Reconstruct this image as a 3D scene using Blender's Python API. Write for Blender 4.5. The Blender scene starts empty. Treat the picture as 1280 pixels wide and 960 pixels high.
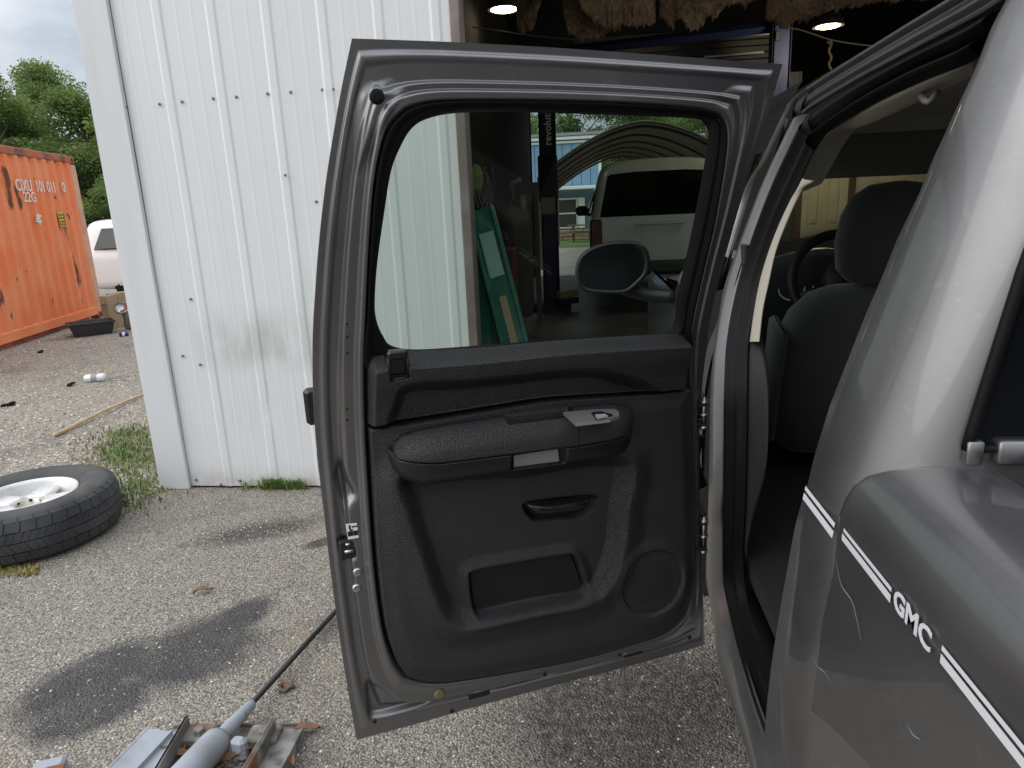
import bpy, math, random
import numpy as np
from mathutils import Matrix, Vector
random.seed(7); rng = np.random.default_rng(7)
SC = bpy.context.scene
COL = SC.collection
# ------------------------------------------------------------------ camera, light, exposure
FPX, CX, CY, CAMH = 860.0, 640.0, 480.0, 1.65
def _ray(px, py):
    v = np.array([px-CX, py-CY, FPX]); return v/np.linalg.norm(v)
_Z = -_ray(790, 3850); _t = _ray(733, 297)
_Y = _t-np.dot(_t, _Z)*_Z; _Y /= np.linalg.norm(_Y); _X = np.cross(_Y, _Z)
R = np.array([_X, _Y, _Z]); CAM = np.array([0, 0, CAMH])     # world: +Y along the truck, +X to its right
cam = bpy.data.objects.new('camera', bpy.data.cameras.new('camera')); COL.objects.link(cam)
cam.data.sensor_width = 36; cam.data.lens = FPX/1280*36
cam.data.clip_start = .02; cam.data.clip_end = 2000
cr, cd, cf = R @ np.array([1, 0, 0]), R @ np.array([0, 1, 0]), R @ np.array([0, 0, 1])
M = Matrix(((cr[0], -cd[0], -cf[0], 0), (cr[1], -cd[1], -cf[1], 0), (cr[2], -cd[2], -cf[2], CAMH), (0, 0, 0, 1)))
cam.matrix_world = M
SC.camera = cam
SC.view_settings.view_transform = 'Standard'; SC.view_settings.look = 'None'
SC.view_settings.exposure = 0.34; SC.view_settings.gamma = 1.0; SC.view_settings.use_curve_mapping = False
SC.cycles.max_bounces = 8; SC.cycles.transparent_max_bounces = 16
SC.cycles.use_adaptive_sampling = True
try: SC.cycles.use_denoising = True
except Exception: pass

world = bpy.data.worlds.new("World"); SC.world = world; world.use_nodes = True
nt = world.node_tree; nt.nodes.clear()
def N(tree, typ, **kw):
    n = tree.nodes.new(typ)
    for k, v in kw.items():
        if k.startswith('i_'): n.inputs[k[2:].replace('_', ' ')].default_value = v
        else: setattr(n, k, v)
    return n
SUN_EL, SUN_AZ = math.radians(34), math.radians(243)      # azimuth clockwise from +Y : behind the camera, to the left
wo = N(nt, 'ShaderNodeOutputWorld')
sky = N(nt, 'ShaderNodeTexSky', sky_type='NISHITA', sun_disc=False, sun_elevation=SUN_EL, sun_rotation=SUN_AZ)
b1 = N(nt, 'ShaderNodeBackground'); b1.inputs['Strength'].default_value = .09
nt.links.new(sky.outputs[0], b1.inputs['Color'])
tc = N(nt, 'ShaderNodeTexCoord')
mp = N(nt, 'ShaderNodeMapping'); mp.inputs['Scale'].default_value = (1, 1, 2.2)
nz = N(nt, 'ShaderNodeTexNoise'); nz.inputs['Scale'].default_value = 2.6; nz.inputs['Detail'].default_value = 7; nz.inputs['Roughness'].default_value = .55
rp = N(nt, 'ShaderNodeValToRGB')
rp.color_ramp.elements[0].position = .36; rp.color_ramp.elements[0].color = (.44, .50, .59, 1)
rp.color_ramp.elements[1].position = .66; rp.color_ramp.elements[1].color = (.98, .99, 1.0, 1)
b2 = N(nt, 'ShaderNodeBackground')
sxyz = N(nt, 'ShaderNodeSeparateXYZ'); nt.links.new(tc.outputs['Generated'], sxyz.inputs[0])
cie = N(nt, 'ShaderNodeMapRange'); cie.inputs[1].default_value = 0; cie.inputs[2].default_value = 1; cie.inputs[3].default_value = .66; cie.inputs[4].default_value = 2.0     # overcast sky: brighter towards the zenith
nt.links.new(sxyz.outputs['Z'], cie.inputs[0]); nt.links.new(cie.outputs[0], b2.inputs['Strength'])
mx = N(nt, 'ShaderNodeMixShader'); mx.inputs[0].default_value = .90
L = nt.links.new
L(tc.outputs['Generated'], mp.inputs[0]); L(mp.outputs[0], nz.inputs['Vector']); L(nz.outputs['Fac'], rp.inputs[0]); L(rp.outputs[0], b2.inputs['Color'])
L(b1.outputs[0], mx.inputs[1]); L(b2.outputs[0], mx.inputs[2]); L(mx.outputs[0], wo.inputs['Surface'])
sd = bpy.data.lights.new('sun', 'SUN'); sd.energy = 1.35; sd.angle = math.radians(62); sd.color = (1, .97, .94)
so = bpy.data.objects.new('sun', sd); COL.objects.link(so)
dirv = Vector((math.sin(SUN_AZ)*math.cos(SUN_EL), math.cos(SUN_AZ)*math.cos(SUN_EL), math.sin(SUN_EL)))
so.rotation_euler = dirv.to_track_quat('Z', 'Y').to_euler()

# ------------------------------------------------------------------ geometry helpers
def W(px, py): return R @ _ray(px, py)
def gnd(px, py, z=0.0): w = W(px, py); return CAM+w*(z-CAMH)/w[2]
def pl(px, py, ax, v): w = W(px, py); return CAM+w*(v-CAM[ax])/w[ax]
def plane(px, py, p0, n): w = W(px, py); return CAM+w*np.dot(np.asarray(p0)-CAM, n)/np.dot(w, n)
def ss(a, b, x): t = np.clip((np.asarray(x, float)-a)/(b-a), 0, 1); return t*t*(3-2*t)
ORG = {}
def tagp(o, label=None, cat=None, group=None, kind=None):
    if label: o['label'] = label
    if cat: o['category'] = cat
    if group: o['group'] = group
    if kind: o['kind'] = kind
    return o
def empty(name, loc, label=None, cat=None, group=None):
    o = bpy.data.objects.new(name, None); COL.objects.link(o); o.location = loc
    o.empty_display_size = .1
    ORG[o.name] = np.array(loc, float)
    return tagp(o, label, cat, group)
def mk(name, V, F, mat, parent=None, smooth=True, **tg):
    """one mesh object from world-space vertices; origin at its own middle; parented without moving"""
    V = np.asarray(V, float).reshape(-1, 3)
    used = np.zeros(len(V), bool)
    for f in F: used[list(f)] = True
    if not used.all(): idx = np.cumsum(used)-1; V = V[used]; F = [tuple(int(idx[i]) for i in f) for f in F]
    c = (V.min(0)+V.max(0))/2; c[2] = V[:, 2].min()
    me = bpy.data.meshes.new(name); me.from_pydata((V-c).tolist(), [], [tuple(int(i) for i in f) for f in F])
    if smooth: me.polygons.foreach_set('use_smooth', [True]*len(me.polygons))
    me.update()
    o = bpy.data.objects.new(name, me); COL.objects.link(o)
    if mat is not None: me.materials.append(mat)
    o.location = c; ORG[o.name] = c
    if parent is not None:
        o.parent = parent; o.location = c-ORG[parent.name]
    return tagp(o, **tg)
def copy_tree(o, parent=None):
    c = o.copy(); COL.objects.link(c)
    if parent is not None: c.parent = parent; ORG[c.name] = ORG[parent.name]+np.array(c.location)
    else: ORG[c.name] = np.array(c.location)
    for k in ('label',):
        pass
    for ch in list(o.children): copy_tree(ch, c)
    return c
def move(o, loc): o.location = loc
class MB:
    def __init__(s): s.V = []; s.F = []
    def add(s, V, F):
        b = len(s.V); s.V.extend([tuple(v) for v in np.asarray(V).reshape(-1, 3)]); s.F.extend([tuple(int(i)+b for i in f) for f in F]); return s
    def box(s, c, size, rz=0, bev=0, ax=None):
        c = np.asarray(c, float); h = np.asarray(size, float)/2
        if ax is None: ax = np.array([[math.cos(rz), math.sin(rz), 0], [-math.sin(rz), math.cos(rz), 0], [0, 0, 1]])
        ax = np.asarray(ax, float)
        if bev <= 0:
            sg = [(-1,-1,-1),(1,-1,-1),(1,1,-1),(-1,1,-1),(-1,-1,1),(1,-1,1),(1,1,1),(-1,1,1)]
            V = [c+ax[0]*h[0]*a+ax[1]*h[1]*b+ax[2]*h[2]*d for a, b, d in sg]
            F = [(0,3,2,1),(4,5,6,7),(0,1,5,4),(1,2,6,5),(2,3,7,6),(3,0,4,7)]
            return s.add(V, F)
        bev = min(bev, h.min()*.98); rings = []
        def ring(z, ins):
            a, b = h[0]-ins, h[1]-ins; q = bev if ins == 0 else bev*.5
            pts = [(-a+q,-b),(a-q,-b),(a,-b+q),(a,b-q),(a-q,b),(-a+q,b),(-a,b-q),(-a,-b+q)]
            return [c+ax[0]*x+ax[1]*y+ax[2]*z for x, y in pts]
        rings = [ring(-h[2], bev), ring(-h[2]+bev, 0), ring(h[2]-bev, 0), ring(h[2], bev)]
        V = np.array(rings).reshape(-1, 3); F = []
        for i in range(3):
            for k in range(8): F.append((i*8+k, i*8+(k+1) % 8, (i+1)*8+(k+1) % 8, (i+1)*8+k))
        F.append(tuple(range(7, -1, -1))); F.append(tuple(range(24, 32)))
        return s.add(V, F)
    def tube(s, P, r, n=10, cap=True):
        P = np.asarray(P, float); m = len(P); r = np.full(m, r) if np.isscalar(r) else np.asarray(r, float)
        V = []; up = None
        for i in range(m):
            t = P[min(i+1, m-1)]-P[max(i-1, 0)]; t = t/np.linalg.norm(t)
            if up is None: up = np.array([0, 0, 1.]) if abs(t[2]) < .9 else np.array([1., 0, 0])
            a = np.cross(t, up); a /= np.linalg.norm(a); b = np.cross(a, t); up = b
            for k in range(n):
                th = 2*math.pi*k/n; V.append(P[i]+r[i]*(a*math.cos(th)+b*math.sin(th)))
        F = []
        for i in range(m-1):
            for k in range(n): F.append((i*n+k, i*n+(k+1) % n, (i+1)*n+(k+1) % n, (i+1)*n+k))
        if cap: F.append(tuple(range(n-1, -1, -1))); F.append(tuple((m-1)*n+k for k in range(n)))
        return s.add(V, F)
    def lathe(s, prof, c, axis=(0, 0, 1), n=32, closed=False):
        axis = np.asarray(axis, float); axis /= np.linalg.norm(axis)
        u = np.cross(axis, [0, 0, 1.]) if abs(axis[2]) < .9 else np.array([1., 0, 0]); u -= axis*np.dot(u, axis); u /= np.linalg.norm(u); v = np.cross(axis, u)
        c = np.asarray(c, float); m = len(prof); V = []
        for r, h in prof:
            for k in range(n):
                th = 2*math.pi*k/n; V.append(c+axis*h+(u*math.cos(th)+v*math.sin(th))*r)
        F = []
        for i in range(m if closed else m-1):
            for k in range(n): F.append((i*n+k, i*n+(k+1) % n, ((i+1) % m)*n+(k+1) % n, ((i+1) % m)*n+k))
        return s.add(V, F)
    def build(s, name, mat, parent=None, smooth=False, **tg): return mk(name, s.V, s.F, mat, parent, smooth, **tg)
def gridF(nu, nv, wrapu=False, flip=False):
    F = []
    for j in range(nv-1):
        for i in range(nu if wrapu else nu-1):
            a, b = j*nu+i, j*nu+(i+1) % nu; f = (a, b, b+nu, a+nu)
            F.append(f[::-1] if flip else f)
    return F
def cr_(P, n, closed=False):
    """Catmull-Rom through P, resampled to n points evenly along its length"""
    P = np.asarray(P, float)
    if closed: P = np.vstack([P[-1], P, P[0], P[1]])
    else: P = np.vstack([2*P[0]-P[1], P, 2*P[-1]-P[-2]])
    out = []
    for i in range(1, len(P)-2):
        p0, p1, p2, p3 = P[i-1:i+3]; t = np.linspace(0, 1, 12, endpoint=False)[:, None]
        # centripetal-ish: limit tangents
        l = np.linalg.norm(p2-p1); m1 = (p2-p0)*.5; m2 = (p3-p1)*.5
        for m in (m1, m2):
            q = np.linalg.norm(m)
            if q > 1.2*l: m *= 1.2*l/q
        out.append((2*t**3-3*t**2+1)*p1+(t**3-2*t**2+t)*m1+(-2*t**3+3*t**2)*p2+(t**3-t**2)*m2)
    out = np.vstack(out+[P[-2][None]])
    d = np.r_[0, np.cumsum(np.linalg.norm(np.diff(out, axis=0), axis=1))]
    u = np.linspace(0, d[-1], n, endpoint=not closed)
    return np.stack([np.interp(u, d, out[:, k]) for k in range(out.shape[1])], 1)
def sdf(P, poly):
    """signed distance to a closed polygon, negative inside"""
    P = np.asarray(P, float); poly = np.asarray(poly, float)
    a = poly; b = np.roll(poly, -1, 0); d = np.full(len(P), 1e9); ins = np.zeros(len(P), bool)
    for p, q in zip(a, b):
        e = q-p; w = P-p; t = np.clip((w@e)/max(e@e, 1e-12), 0, 1); d = np.minimum(d, np.linalg.norm(w-t[:, None]*e, axis=1))
        c = ((p[1] <= P[:, 1]) != (q[1] <= P[:, 1])) & (P[:, 0] < (q[0]-p[0])*(P[:, 1]-p[1])/(q[1]-p[1]+1e-15)+p[0]); ins ^= c
    return np.where(ins, -d, d)
def coons(B, T, Lf, Rt):
    nu, nv = len(B), len(Lf); u = np.linspace(0, 1, nu)[None, :, None]; v = np.linspace(0, 1, nv)[:, None, None]
    P = (1-v)*B[None]+v*T[None]+(1-u)*Lf[:, None]+u*Rt[:, None]
    P -= (1-u)*(1-v)*B[0]+u*(1-v)*B[-1]+(1-u)*v*T[0]+u*v*T[-1]
    return P.reshape(-1, P.shape[-1]), gridF(nu, nv)
def text_mesh(name, s, mat, origin, ux, uy, size, parent, extrude=.002, bold=0.0, sx=1.0, align='LEFT', **tg):
    cu = bpy.data.curves.new('lettering', 'FONT'); cu.body = s; cu.size = 1; cu.extrude = extrude/size; cu.offset = bold; cu.align_x = align; cu.resolution_u = 3
    o = bpy.data.objects.new('lettering', cu); COL.objects.link(o); bpy.context.view_layer.update()
    me = bpy.data.meshes.new_from_object(o.evaluated_get(bpy.context.evaluated_depsgraph_get()))
    V = np.array([v.co[:] for v in me.vertices]); F = [tuple(p.vertices) for p in me.polygons]
    bpy.data.objects.remove(o); bpy.data.curves.remove(cu); bpy.data.meshes.remove(me)
    ux = np.asarray(ux, float); uy = np.asarray(uy, float); uz = np.cross(ux, uy); uz /= np.linalg.norm(uz)
    V = np.asarray(origin)+V[:, :1]*size*sx*ux+V[:, 1:2]*size*uy+V[:, 2:3]*size*uz
    return mk(name, V, F, mat, parent, False, **tg)

# ------------------------------------------------------------------ materials
def mat(name, col, rough=.6, metal=0., coat=0., spec=.5, bump=None, var=None, rvar=None, coatr=.1, sheen=0.):
    """bump=(kind, scale, strength, distance); var=(scale, colour2, lo, hi[, stretch]) mottles the colour with noise"""
    m = bpy.data.materials.new(name); m.use_nodes = True; t = m.node_tree; p = t.nodes['Principled BSDF']
    p.inputs['Base Color'].default_value = (*col, 1); p.inputs['Roughness'].default_value = rough; p.inputs['Metallic'].default_value = metal
    p.inputs['Coat Weight'].default_value = coat; p.inputs['Coat Roughness'].default_value = coatr; p.inputs['Specular IOR Level'].default_value = spec
    if sheen: p.inputs['Sheen Weight'].default_value = sheen
    g = N(t, 'ShaderNodeNewGeometry')
    def noise(scale, det=5, stretch=None):
        n = N(t, 'ShaderNodeTexNoise'); n.inputs['Scale'].default_value = scale; n.inputs['Detail'].default_value = det
        mpn = N(t, 'ShaderNodeMapping'); mpn.inputs['Scale'].default_value = stretch or (1, 1, 1)
        t.links.new(g.outputs['Position'], mpn.inputs[0]); t.links.new(mpn.outputs[0], n.inputs['Vector']); return n
    if var:
        vs = var if isinstance(var, list) else [var]; prev = None
        for v in vs:
            n = noise(v[0], 6, v[4] if len(v) > 4 else None)
            r = N(t, 'ShaderNodeMapRange'); r.inputs[1].default_value = v[2]; r.inputs[2].default_value = v[3]; t.links.new(n.outputs[0], r.inputs[0])
            x = N(t, 'ShaderNodeMix', data_type='RGBA'); x.inputs['B'].default_value = (*v[1], 1); t.links.new(r.outputs[0], x.inputs[0])
            if prev is None: x.inputs['A'].default_value = (*col, 1)
            else: t.links.new(prev, x.inputs['A'])
            prev = x.outputs['Result']
        t.links.new(prev, p.inputs['Base Color'])
    if rvar:
        n = noise(rvar[0]); r = N(t, 'ShaderNodeMapRange'); r.inputs[3].default_value = rvar[1]; r.inputs[4].default_value = rvar[2]; r.inputs[1].default_value = .3; r.inputs[2].default_value = .7
        t.links.new(n.outputs[0], r.inputs[0]); t.links.new(r.outputs[0], p.inputs['Roughness'])
    if bump:
        k, sc, st, dist = bump
        if k == 'noise': n = noise(sc, 4); out = n.outputs[0]
        else:
            n = N(t, 'ShaderNodeTexVoronoi', feature='F1' if k == 'voronoi' else 'DISTANCE_TO_EDGE'); n.inputs['Scale'].default_value = sc; t.links.new(g.outputs['Position'], n.inputs['Vector']); out = n.outputs['Distance']
        b = N(t, 'ShaderNodeBump'); b.inputs['Strength'].default_value = st; b.inputs['Distance'].default_value = dist
        t.links.new(out, b.inputs['Height']); t.links.new(b.outputs[0], p.inputs['Normal'])
    return m
def glass(name, tint, ior=1.45, rough=0.0, refl=1.0):
    m = bpy.data.materials.new(name); m.use_nodes = True; t = m.node_tree; t.nodes.clear()
    o = N(t, 'ShaderNodeOutputMaterial'); tr = N(t, 'ShaderNodeBsdfTransparent'); tr.inputs[0].default_value = (*tint, 1)
    gl = N(t, 'ShaderNodeBsdfGlossy'); gl.inputs['Roughness'].default_value = rough; gl.inputs[0].default_value = (refl, refl, refl, 1)
    fr = N(t, 'ShaderNodeFresnel'); fr.inputs[0].default_value = ior; mx = N(t, 'ShaderNodeMixShader')
    t.links.new(fr.outputs[0], mx.inputs[0]); t.links.new(tr.outputs[0], mx.inputs[1]); t.links.new(gl.outputs[0], mx.inputs[2]); t.links.new(mx.outputs[0], o.inputs[0])
    return m
def emit(name, col, st):
    m = bpy.data.materials.new(name); m.use_nodes = True; p = m.node_tree.nodes['Principled BSDF']
    p.inputs['Base Color'].default_value = (*col, 1); p.inputs['Emission Color'].default_value = (*col, 1); p.inputs['Emission Strength'].default_value = st
    return m
m_paint = mat('truck_paint', (.215, .212, .214), .42, .9, .6, coatr=.05, bump=('noise', 900, .05, .0004), rvar=(9, .39, .47), var=[(3, (.19, .187, .189), .4, .7), (60, (.24, .236, .239), .62, .75)])
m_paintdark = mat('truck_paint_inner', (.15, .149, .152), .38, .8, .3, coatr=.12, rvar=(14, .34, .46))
m_grain = mat('grained_black_plastic', (.0095, .0095, .010), .33, spec=.65, bump=('voronoi', 470, 1., .0017), var=(7, (.015, .015, .0155), .4, .7))
m_plain = mat('black_plastic', (.011, .011, .0115), .40, bump=('noise', 500, .2, .0008))
m_gloss = mat('gloss_black_plastic', (.01, .01, .011), .2)
m_rubber = mat('black_rubber', (.006, .006, .0065), .55, spec=.14)
m_satin = mat('satin_silver_trim', (.42, .42, .41), .36, .7)
m_greyins = mat('grey_plastic_insert', (.30, .305, .31), .4)
m_chrome = mat('bare_steel', (.55, .55, .55), .3, 1.)
m_white = mat('white_paint', (.78, .79, .79), .5)
m_sticker = mat('white_sticker', (.82, .82, .8), .5)
m_black = mat('flat_black', (.008, .008, .008), .7)
m_decal = mat('silver_decal', (.62, .63, .65), .4)
m_glass = glass('tinted_window_glass', (.55, .63, .575), 1.22)
m_clear = glass('windshield_glass', (.80, .86, .80), 1.2)
m_darkglass = mat('privacy_glass', (.006, .007, .009), .05, 0, 0, .5)
m_beige = mat('beige_trim', (.36, .335, .275), .6, bump=('noise', 700, .15, .0006))
m_head = mat('headliner_cloth', (.30, .28, .25), .9)
m_cloth = mat('charcoal_seat_cloth', (.040, .041, .043), .9, bump=('noise', 900, .3, .001), sheen=.2)
m_carpet = mat('dark_carpet', (.018, .017, .017), .95, bump=('noise', 600, .5, .002))

# ================================================================== THE PICKUP
truck = empty('pickup_truck', (1.35, 1.0, 0), 'grey brown crew cab pickup truck with its rear door standing open', 'truck')
LEAN = .17
def prof(z):
    """how far the side of the truck leans in at height z"""
    z = np.asarray(z, float); u = np.clip(z-1.06, 0, None); k = LEAN/.64
    a = k*np.where(u < .2, u*u/.4, u-.1); b = .03*(np.clip(.95-z, 0, None)/.5)**2
    return a+b
# ---- rear door: s runs from the hinge to the latch, z is height, n comes out of the inner face
DA = math.radians(25); ES = np.array([-math.cos(DA), -math.sin(DA), 0]); EN = np.array([math.sin(DA), -math.cos(DA), 0]); DP0 = np.array([.31, 1.733, 0])
def D(sz, n):
    sz = np.asarray(sz, float).reshape(-1, 2); n = np.broadcast_to(np.asarray(n, float), (len(sz),))
    return DP0+sz[:, :1]*ES+np.stack([0*n, 0*n, sz[:, 1]], 1)+(prof(sz[:, 1])+n)[:, None]*EN
def dpx(px, py, off=0.):
    w = W(px, py); n = 0.
    for _ in range(40):
        Q = CAM+w*np.dot(DP0+EN*(n+off)-CAM, EN)/np.dot(w, EN); n += .7*(float(prof(Q[2]))-n)
    return [np.dot(Q-DP0, ES), Q[2]]
def dpts(L_, off=0.): return np.array([dpx(x, y, off) for x, y in L_])
def ringside(parts, counts):
    """closed outline made of four sides, each resampled"""
    return np.vstack([cr_(p, c)[:-1] for p, c in zip(parts, counts)])
NS = [150, 220, 150, 220]
O_l = dpts([(446, 925), (436, 870), (425, 800), (414, 720), (406, 650), (400, 600), (394, 540), (391, 480), (391, 420), (394, 365), (399, 300), (407, 230), (418, 160), (428, 105), (440, 48)])
O_t = dpts([(440, 48), (500, 50), (575, 53), (700, 60), (800, 67), (900, 74.5), (978, 80)])
O_r = dpts([(978, 80), (962, 135), (940, 205), (918, 280), (899, 350), (886, 410), (878, 480), (874, 560), (875, 640), (878, 720), (881, 806)])
O_b = dpts([(881, 806), (800, 829), (700, 855), (600, 882), (520, 905), (446, 925)])
I_l = dpts([(508, 845), (492, 824), (480, 790), (472, 740), (466, 680), (461, 600), (457, 520), (456, 450), (458, 400), (461, 330), (466, 250), (473, 200), (483, 165), (493, 150)], .03)
I_t = dpts([(493, 150), (510, 136), (540, 128), (590, 126), (700, 127), (800, 131), (870, 137), (897, 144)], .03)
I_r = dpts([(897, 144), (906, 158), (908, 180), (903, 222), (892, 285), (878, 345), (864, 410), (862, 440), (865, 520), (867, 600), (868, 680), (866, 730), (858, 765)], .03)
I_b = dpts([(858, 765), (835, 788), (790, 805), (728, 823), (650, 838), (595, 847), (555, 852), (529, 851), (508, 845)], .03)
Oq = ringside([O_l, O_t, O_r, O_b], NS); Iq = ringside([I_l, I_t, I_r, I_b], NS); NK = len(Oq)
kk = np.arange(NK); cuts = np.cumsum([c-1 for c in NS])
w_top = ((kk >= cuts[0]) & (kk < cuts[1])).astype(float); w_bot = (kk >= cuts[2]).astype(float); w_right = ((kk >= cuts[1]) & (kk < cuts[2])).astype(float)
def sm(a, n=25):
    k = np.ones(n)/n; return np.convolve(np.r_[a[-n:], a, a[:n]], k, 'same')[n:-n]
w_top, w_bot, w_right = sm(w_top), sm(w_bot), sm(w_right); w_left = 1-w_top-w_bot-w_right
w_low = (Oq[:, 1] < 1.2).astype(float); w_low = sm(w_low, 41)
NT = 64; tt = np.linspace(0, 1, NT)
P2 = Oq[None]*(1-tt[:, None, None])+Iq[None]*tt[:, None, None]
def pr_left(t): return .007*ss(.14, .20, t)-.004*ss(.26, .34, t)+.012*ss(.50, .60, t)+.016*ss(.80, .90, t)-.010*ss(.965, 1, t)
def pr_leftlow(t): return .006*ss(.10, .18, t)-.004*ss(.22, .34, t)+.018*ss(.44, .54, t)+.012*ss(.78, .90, t)-.010*ss(.96, 1, t)
def pr_top(t): return .008*ss(.13, .24, t)-.003*ss(.27, .36, t)+.016*ss(.615, .69, t)-.003*ss(.70, .77, t)+.015*ss(.78, .85, t)-.008*ss(.95, 1, t)
def pr_bot(t): return .004*ss(.16, .24, t)-.003*ss(.30, .4, t)+.020*ss(.42, .62, t)+.008*ss(.75, .9, t)-.012*ss(.93, 1, t)
def pr_right(t): return .006*ss(.1, .2, t)+.014*ss(.42, .52, t)-.004*ss(.55, .62, t)+.014*ss(.80, .90, t)-.010*ss(.96, 1, t)
T_ = tt[:, None]
nn = (w_left*(1-w_low))[None]*pr_left(T_)+(w_left*w_low)[None]*pr_leftlow(T_)+w_top[None]*pr_top(T_)+w_bot[None]*pr_bot(T_)+w_right[None]*pr_right(T_)
flat2 = P2.reshape(-1, 2); nf = nn.reshape(-1).copy()
q = sdf(flat2, cr_(dpts([(446, 132), (452, 112), (468, 105), (488, 112), (507, 114), (492, 136), (473, 166), (455, 200), (447, 212), (445, 170)], .01), 80, True)); nf += .010*ss(.004, -.014, q)
q = sdf(flat2, cr_(dpts([(458, 856), (470, 853), (500, 872), (524, 876), (540, 874), (538, 880), (515, 888), (466, 899), (459, 880)], .01), 80, True)); nf -= .013*ss(.003, -.009, q)
q = sdf(flat2, dpts([(416, 597), (424, 573), (446, 617), (430, 637)], .01)); nf -= .016*ss(.002, -.010, q)
q = sdf(flat2, dpts([(421, 676), (441, 674), (446, 694), (428, 697)], .01)); nf -= .02*ss(.001, -.006, q)
q = sdf(flat2, cr_(dpts([(566, 870), (585, 862), (600, 858), (640, 852), (700, 836), (780, 812), (780, 817), (700, 843), (640, 860), (600, 868)], .01), 80, True)); nf -= .005*ss(.003, -.006, q)
def nat(px, py):
    n = .012
    for _ in range(3): n = float(nf[np.argmin(((flat2-np.array(dpx(px, py, n)))**2).sum(1))])
    return n
fr_V = D(flat2, nf); Fm = gridF(NK, NT, True)
# outer skin behind the frame: window frame ring, lower panel, rim
sk = MB(); sk.add(fr_V, Fm)
skin_n = lambda z: -.028-.075*ss(1.32, 1.12, z)+.055*ss(.62, .46, z)
Ro = D(Oq, -.010); Ri = D(Iq, skin_n(Iq[:, 1])); Rm = D(Oq*.86+Iq*.14, skin_n((Oq*.86+Iq*.14)[:, 1]))
sk.add(np.vstack([fr_V[:NK], Ro, Rm, Ri]), gridF(NK, 4, True, True))
wz = Iq.copy()                                                           # lower outer panel, closed under the belt
lo = wz[wz[:, 1] < 1.33]
ls, rs_ = lo[:, 0].max(), lo[:, 0].min()
LL = cr_(I_l, 60); RR = cr_(I_r, 60); LL = LL[LL[:, 1] < 1.36]; RR = RR[RR[:, 1] < 1.36][::-1]
LL = cr_(LL, 40); RR = cr_(RR, 40); gsk = np.linspace(0, 1, 20)[None, :, None]*(RR-LL)[:, None]+LL[:, None]; gsk = gsk.reshape(-1, 2)
sk.add(D(gsk, skin_n(gsk[:, 1])), gridF(20, 40, False, True))
door = sk.build('rear_door', m_paint, truck, True, label='open rear door with black inner panel and tinted window')
# ---- window rubber and glass
G_out = dpts([(454, 462), (458, 400), (461, 330), (466, 250), (473, 200), (483, 165), (493, 150), (510, 136), (540, 128), (590, 126), (700, 127), (800, 131), (870, 137), (897, 144), (906, 158), (908, 180), (903, 222), (892, 285), (878, 345), (864, 410), (862, 440), (760, 446), (600, 455), (520, 458)], .025)
G_in = dpts([(490, 433), (478, 419), (470, 399), (468, 375), (471, 330), (480, 265), (488, 216), (498, 188), (514, 161), (537, 147), (575, 140), (640, 139), (700, 140.5), (795, 143.5), (870, 147), (884, 151), (890, 160), (888, 182), (880, 230), (866, 300), (851, 365), (837, 416), (760, 421), (700, 425), (600, 433), (520, 438)], 0)
gi = cr_(G_in, 400, True)
go = cr_(G_out, 800, True)
c0 = gi.mean(0)
def by_angle(P):
    a = np.arctan2(P[:, 1]-c0[1], (P[:, 0]-c0[0])*.75); o = np.argsort(a); return a[o], P[o]
ga, gp = by_angle(gi); gb, gq = by_angle(go); th = np.linspace(-math.pi, math.pi, 480, endpoint=False)
def at_angle(a, P): return np.stack([np.interp(th, np.r_[a-2*math.pi, a, a+2*math.pi], np.tile(P[:, k], 3)) for k in (0, 1)], 1)
gi2, go2 = at_angle(ga, gp), at_angle(gb, gq)
rings = []
for t, n in ((0, .012), (.02, .024), (.12, .031), (.3, .030), (.45, .021), (.62, .019), (.75, .021), (.92, .015), (1, .004), (1.0, -.012)):
    rings.append(D(go2*(1-t)+gi2*t, n))
mk('window_seal', np.vstack(rings), gridF(480, len(rings), True), m_rubber, door)
gl = gi2*1.0; gl = c0+(gl-c0)*1.02
mk('window_glass', np.vstack([D(gl, .000), D(c0+(gl-c0)*.5, .000), D(c0[None], .000)]), [(i, (i+1) % 480, 480+(i+1) % 480, 480+i) for i in range(480)]+[(480+i, 480+(i+1) % 480, 960) for i in range(480)], m_glass, door)
# ---- lower trim panel
NU, NV = 300, 300
seam = [(457, 538), (490, 534), (558, 523), (627, 512), (691, 502), (799, 495), (862, 488)]
TB = cr_(dpts([(505, 845), (529, 851), (555, 852), (595, 847), (650, 838), (728, 823), (790, 805), (835, 788), (857, 767)], .03), NU)
TT = cr_(dpts([(457, 532), (490, 528), (558, 517), (627, 506), (691, 496), (799, 489), (863, 482)], .03), NU)
TL = cr_(dpts([(505, 845), (492, 826), (480, 790), (472, 740), (466, 680), (461, 600), (457, 532)], .03), NV)
TR = cr_(dpts([(857, 767), (866, 735), (869, 690), (868, 600), (865, 520), (863, 482)], .03), NV)
TP, TF = coons(TB, TT, TL, TR)
outl = np.vstack([TB[::6], TR[::6], TT[::-6], TL[::-6]])
d_ = -sdf(TP, outl)
n_ = .010+.036*ss(0, .010, d_)+.006*ss(.01, .05, d_)
rec = cr_(dpts([(508, 590), (640, 585), (776, 572), (778, 640), (772, 690), (757, 728), (735, 748), (660, 762), (590, 778), (562, 772), (545, 740), (528, 690), (512, 640)], .045), 120, True)
q = sdf(TP, rec); n_ += .012*ss(.07, .0, q)-.034*ss(.012, -.035, q)
pk = cr_(dpts([(585, 724), (586, 714), (600, 709), (650, 700), (705, 691), (716, 692), (722, 702), (731, 728), (731, 738), (720, 744), (660, 756), (605, 767), (593, 766), (588, 752)], .03), 120, True)
q = sdf(TP, pk); n_ += .010*ss(.030, .002, q)-.030*ss(.001, -.010, q)
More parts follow.
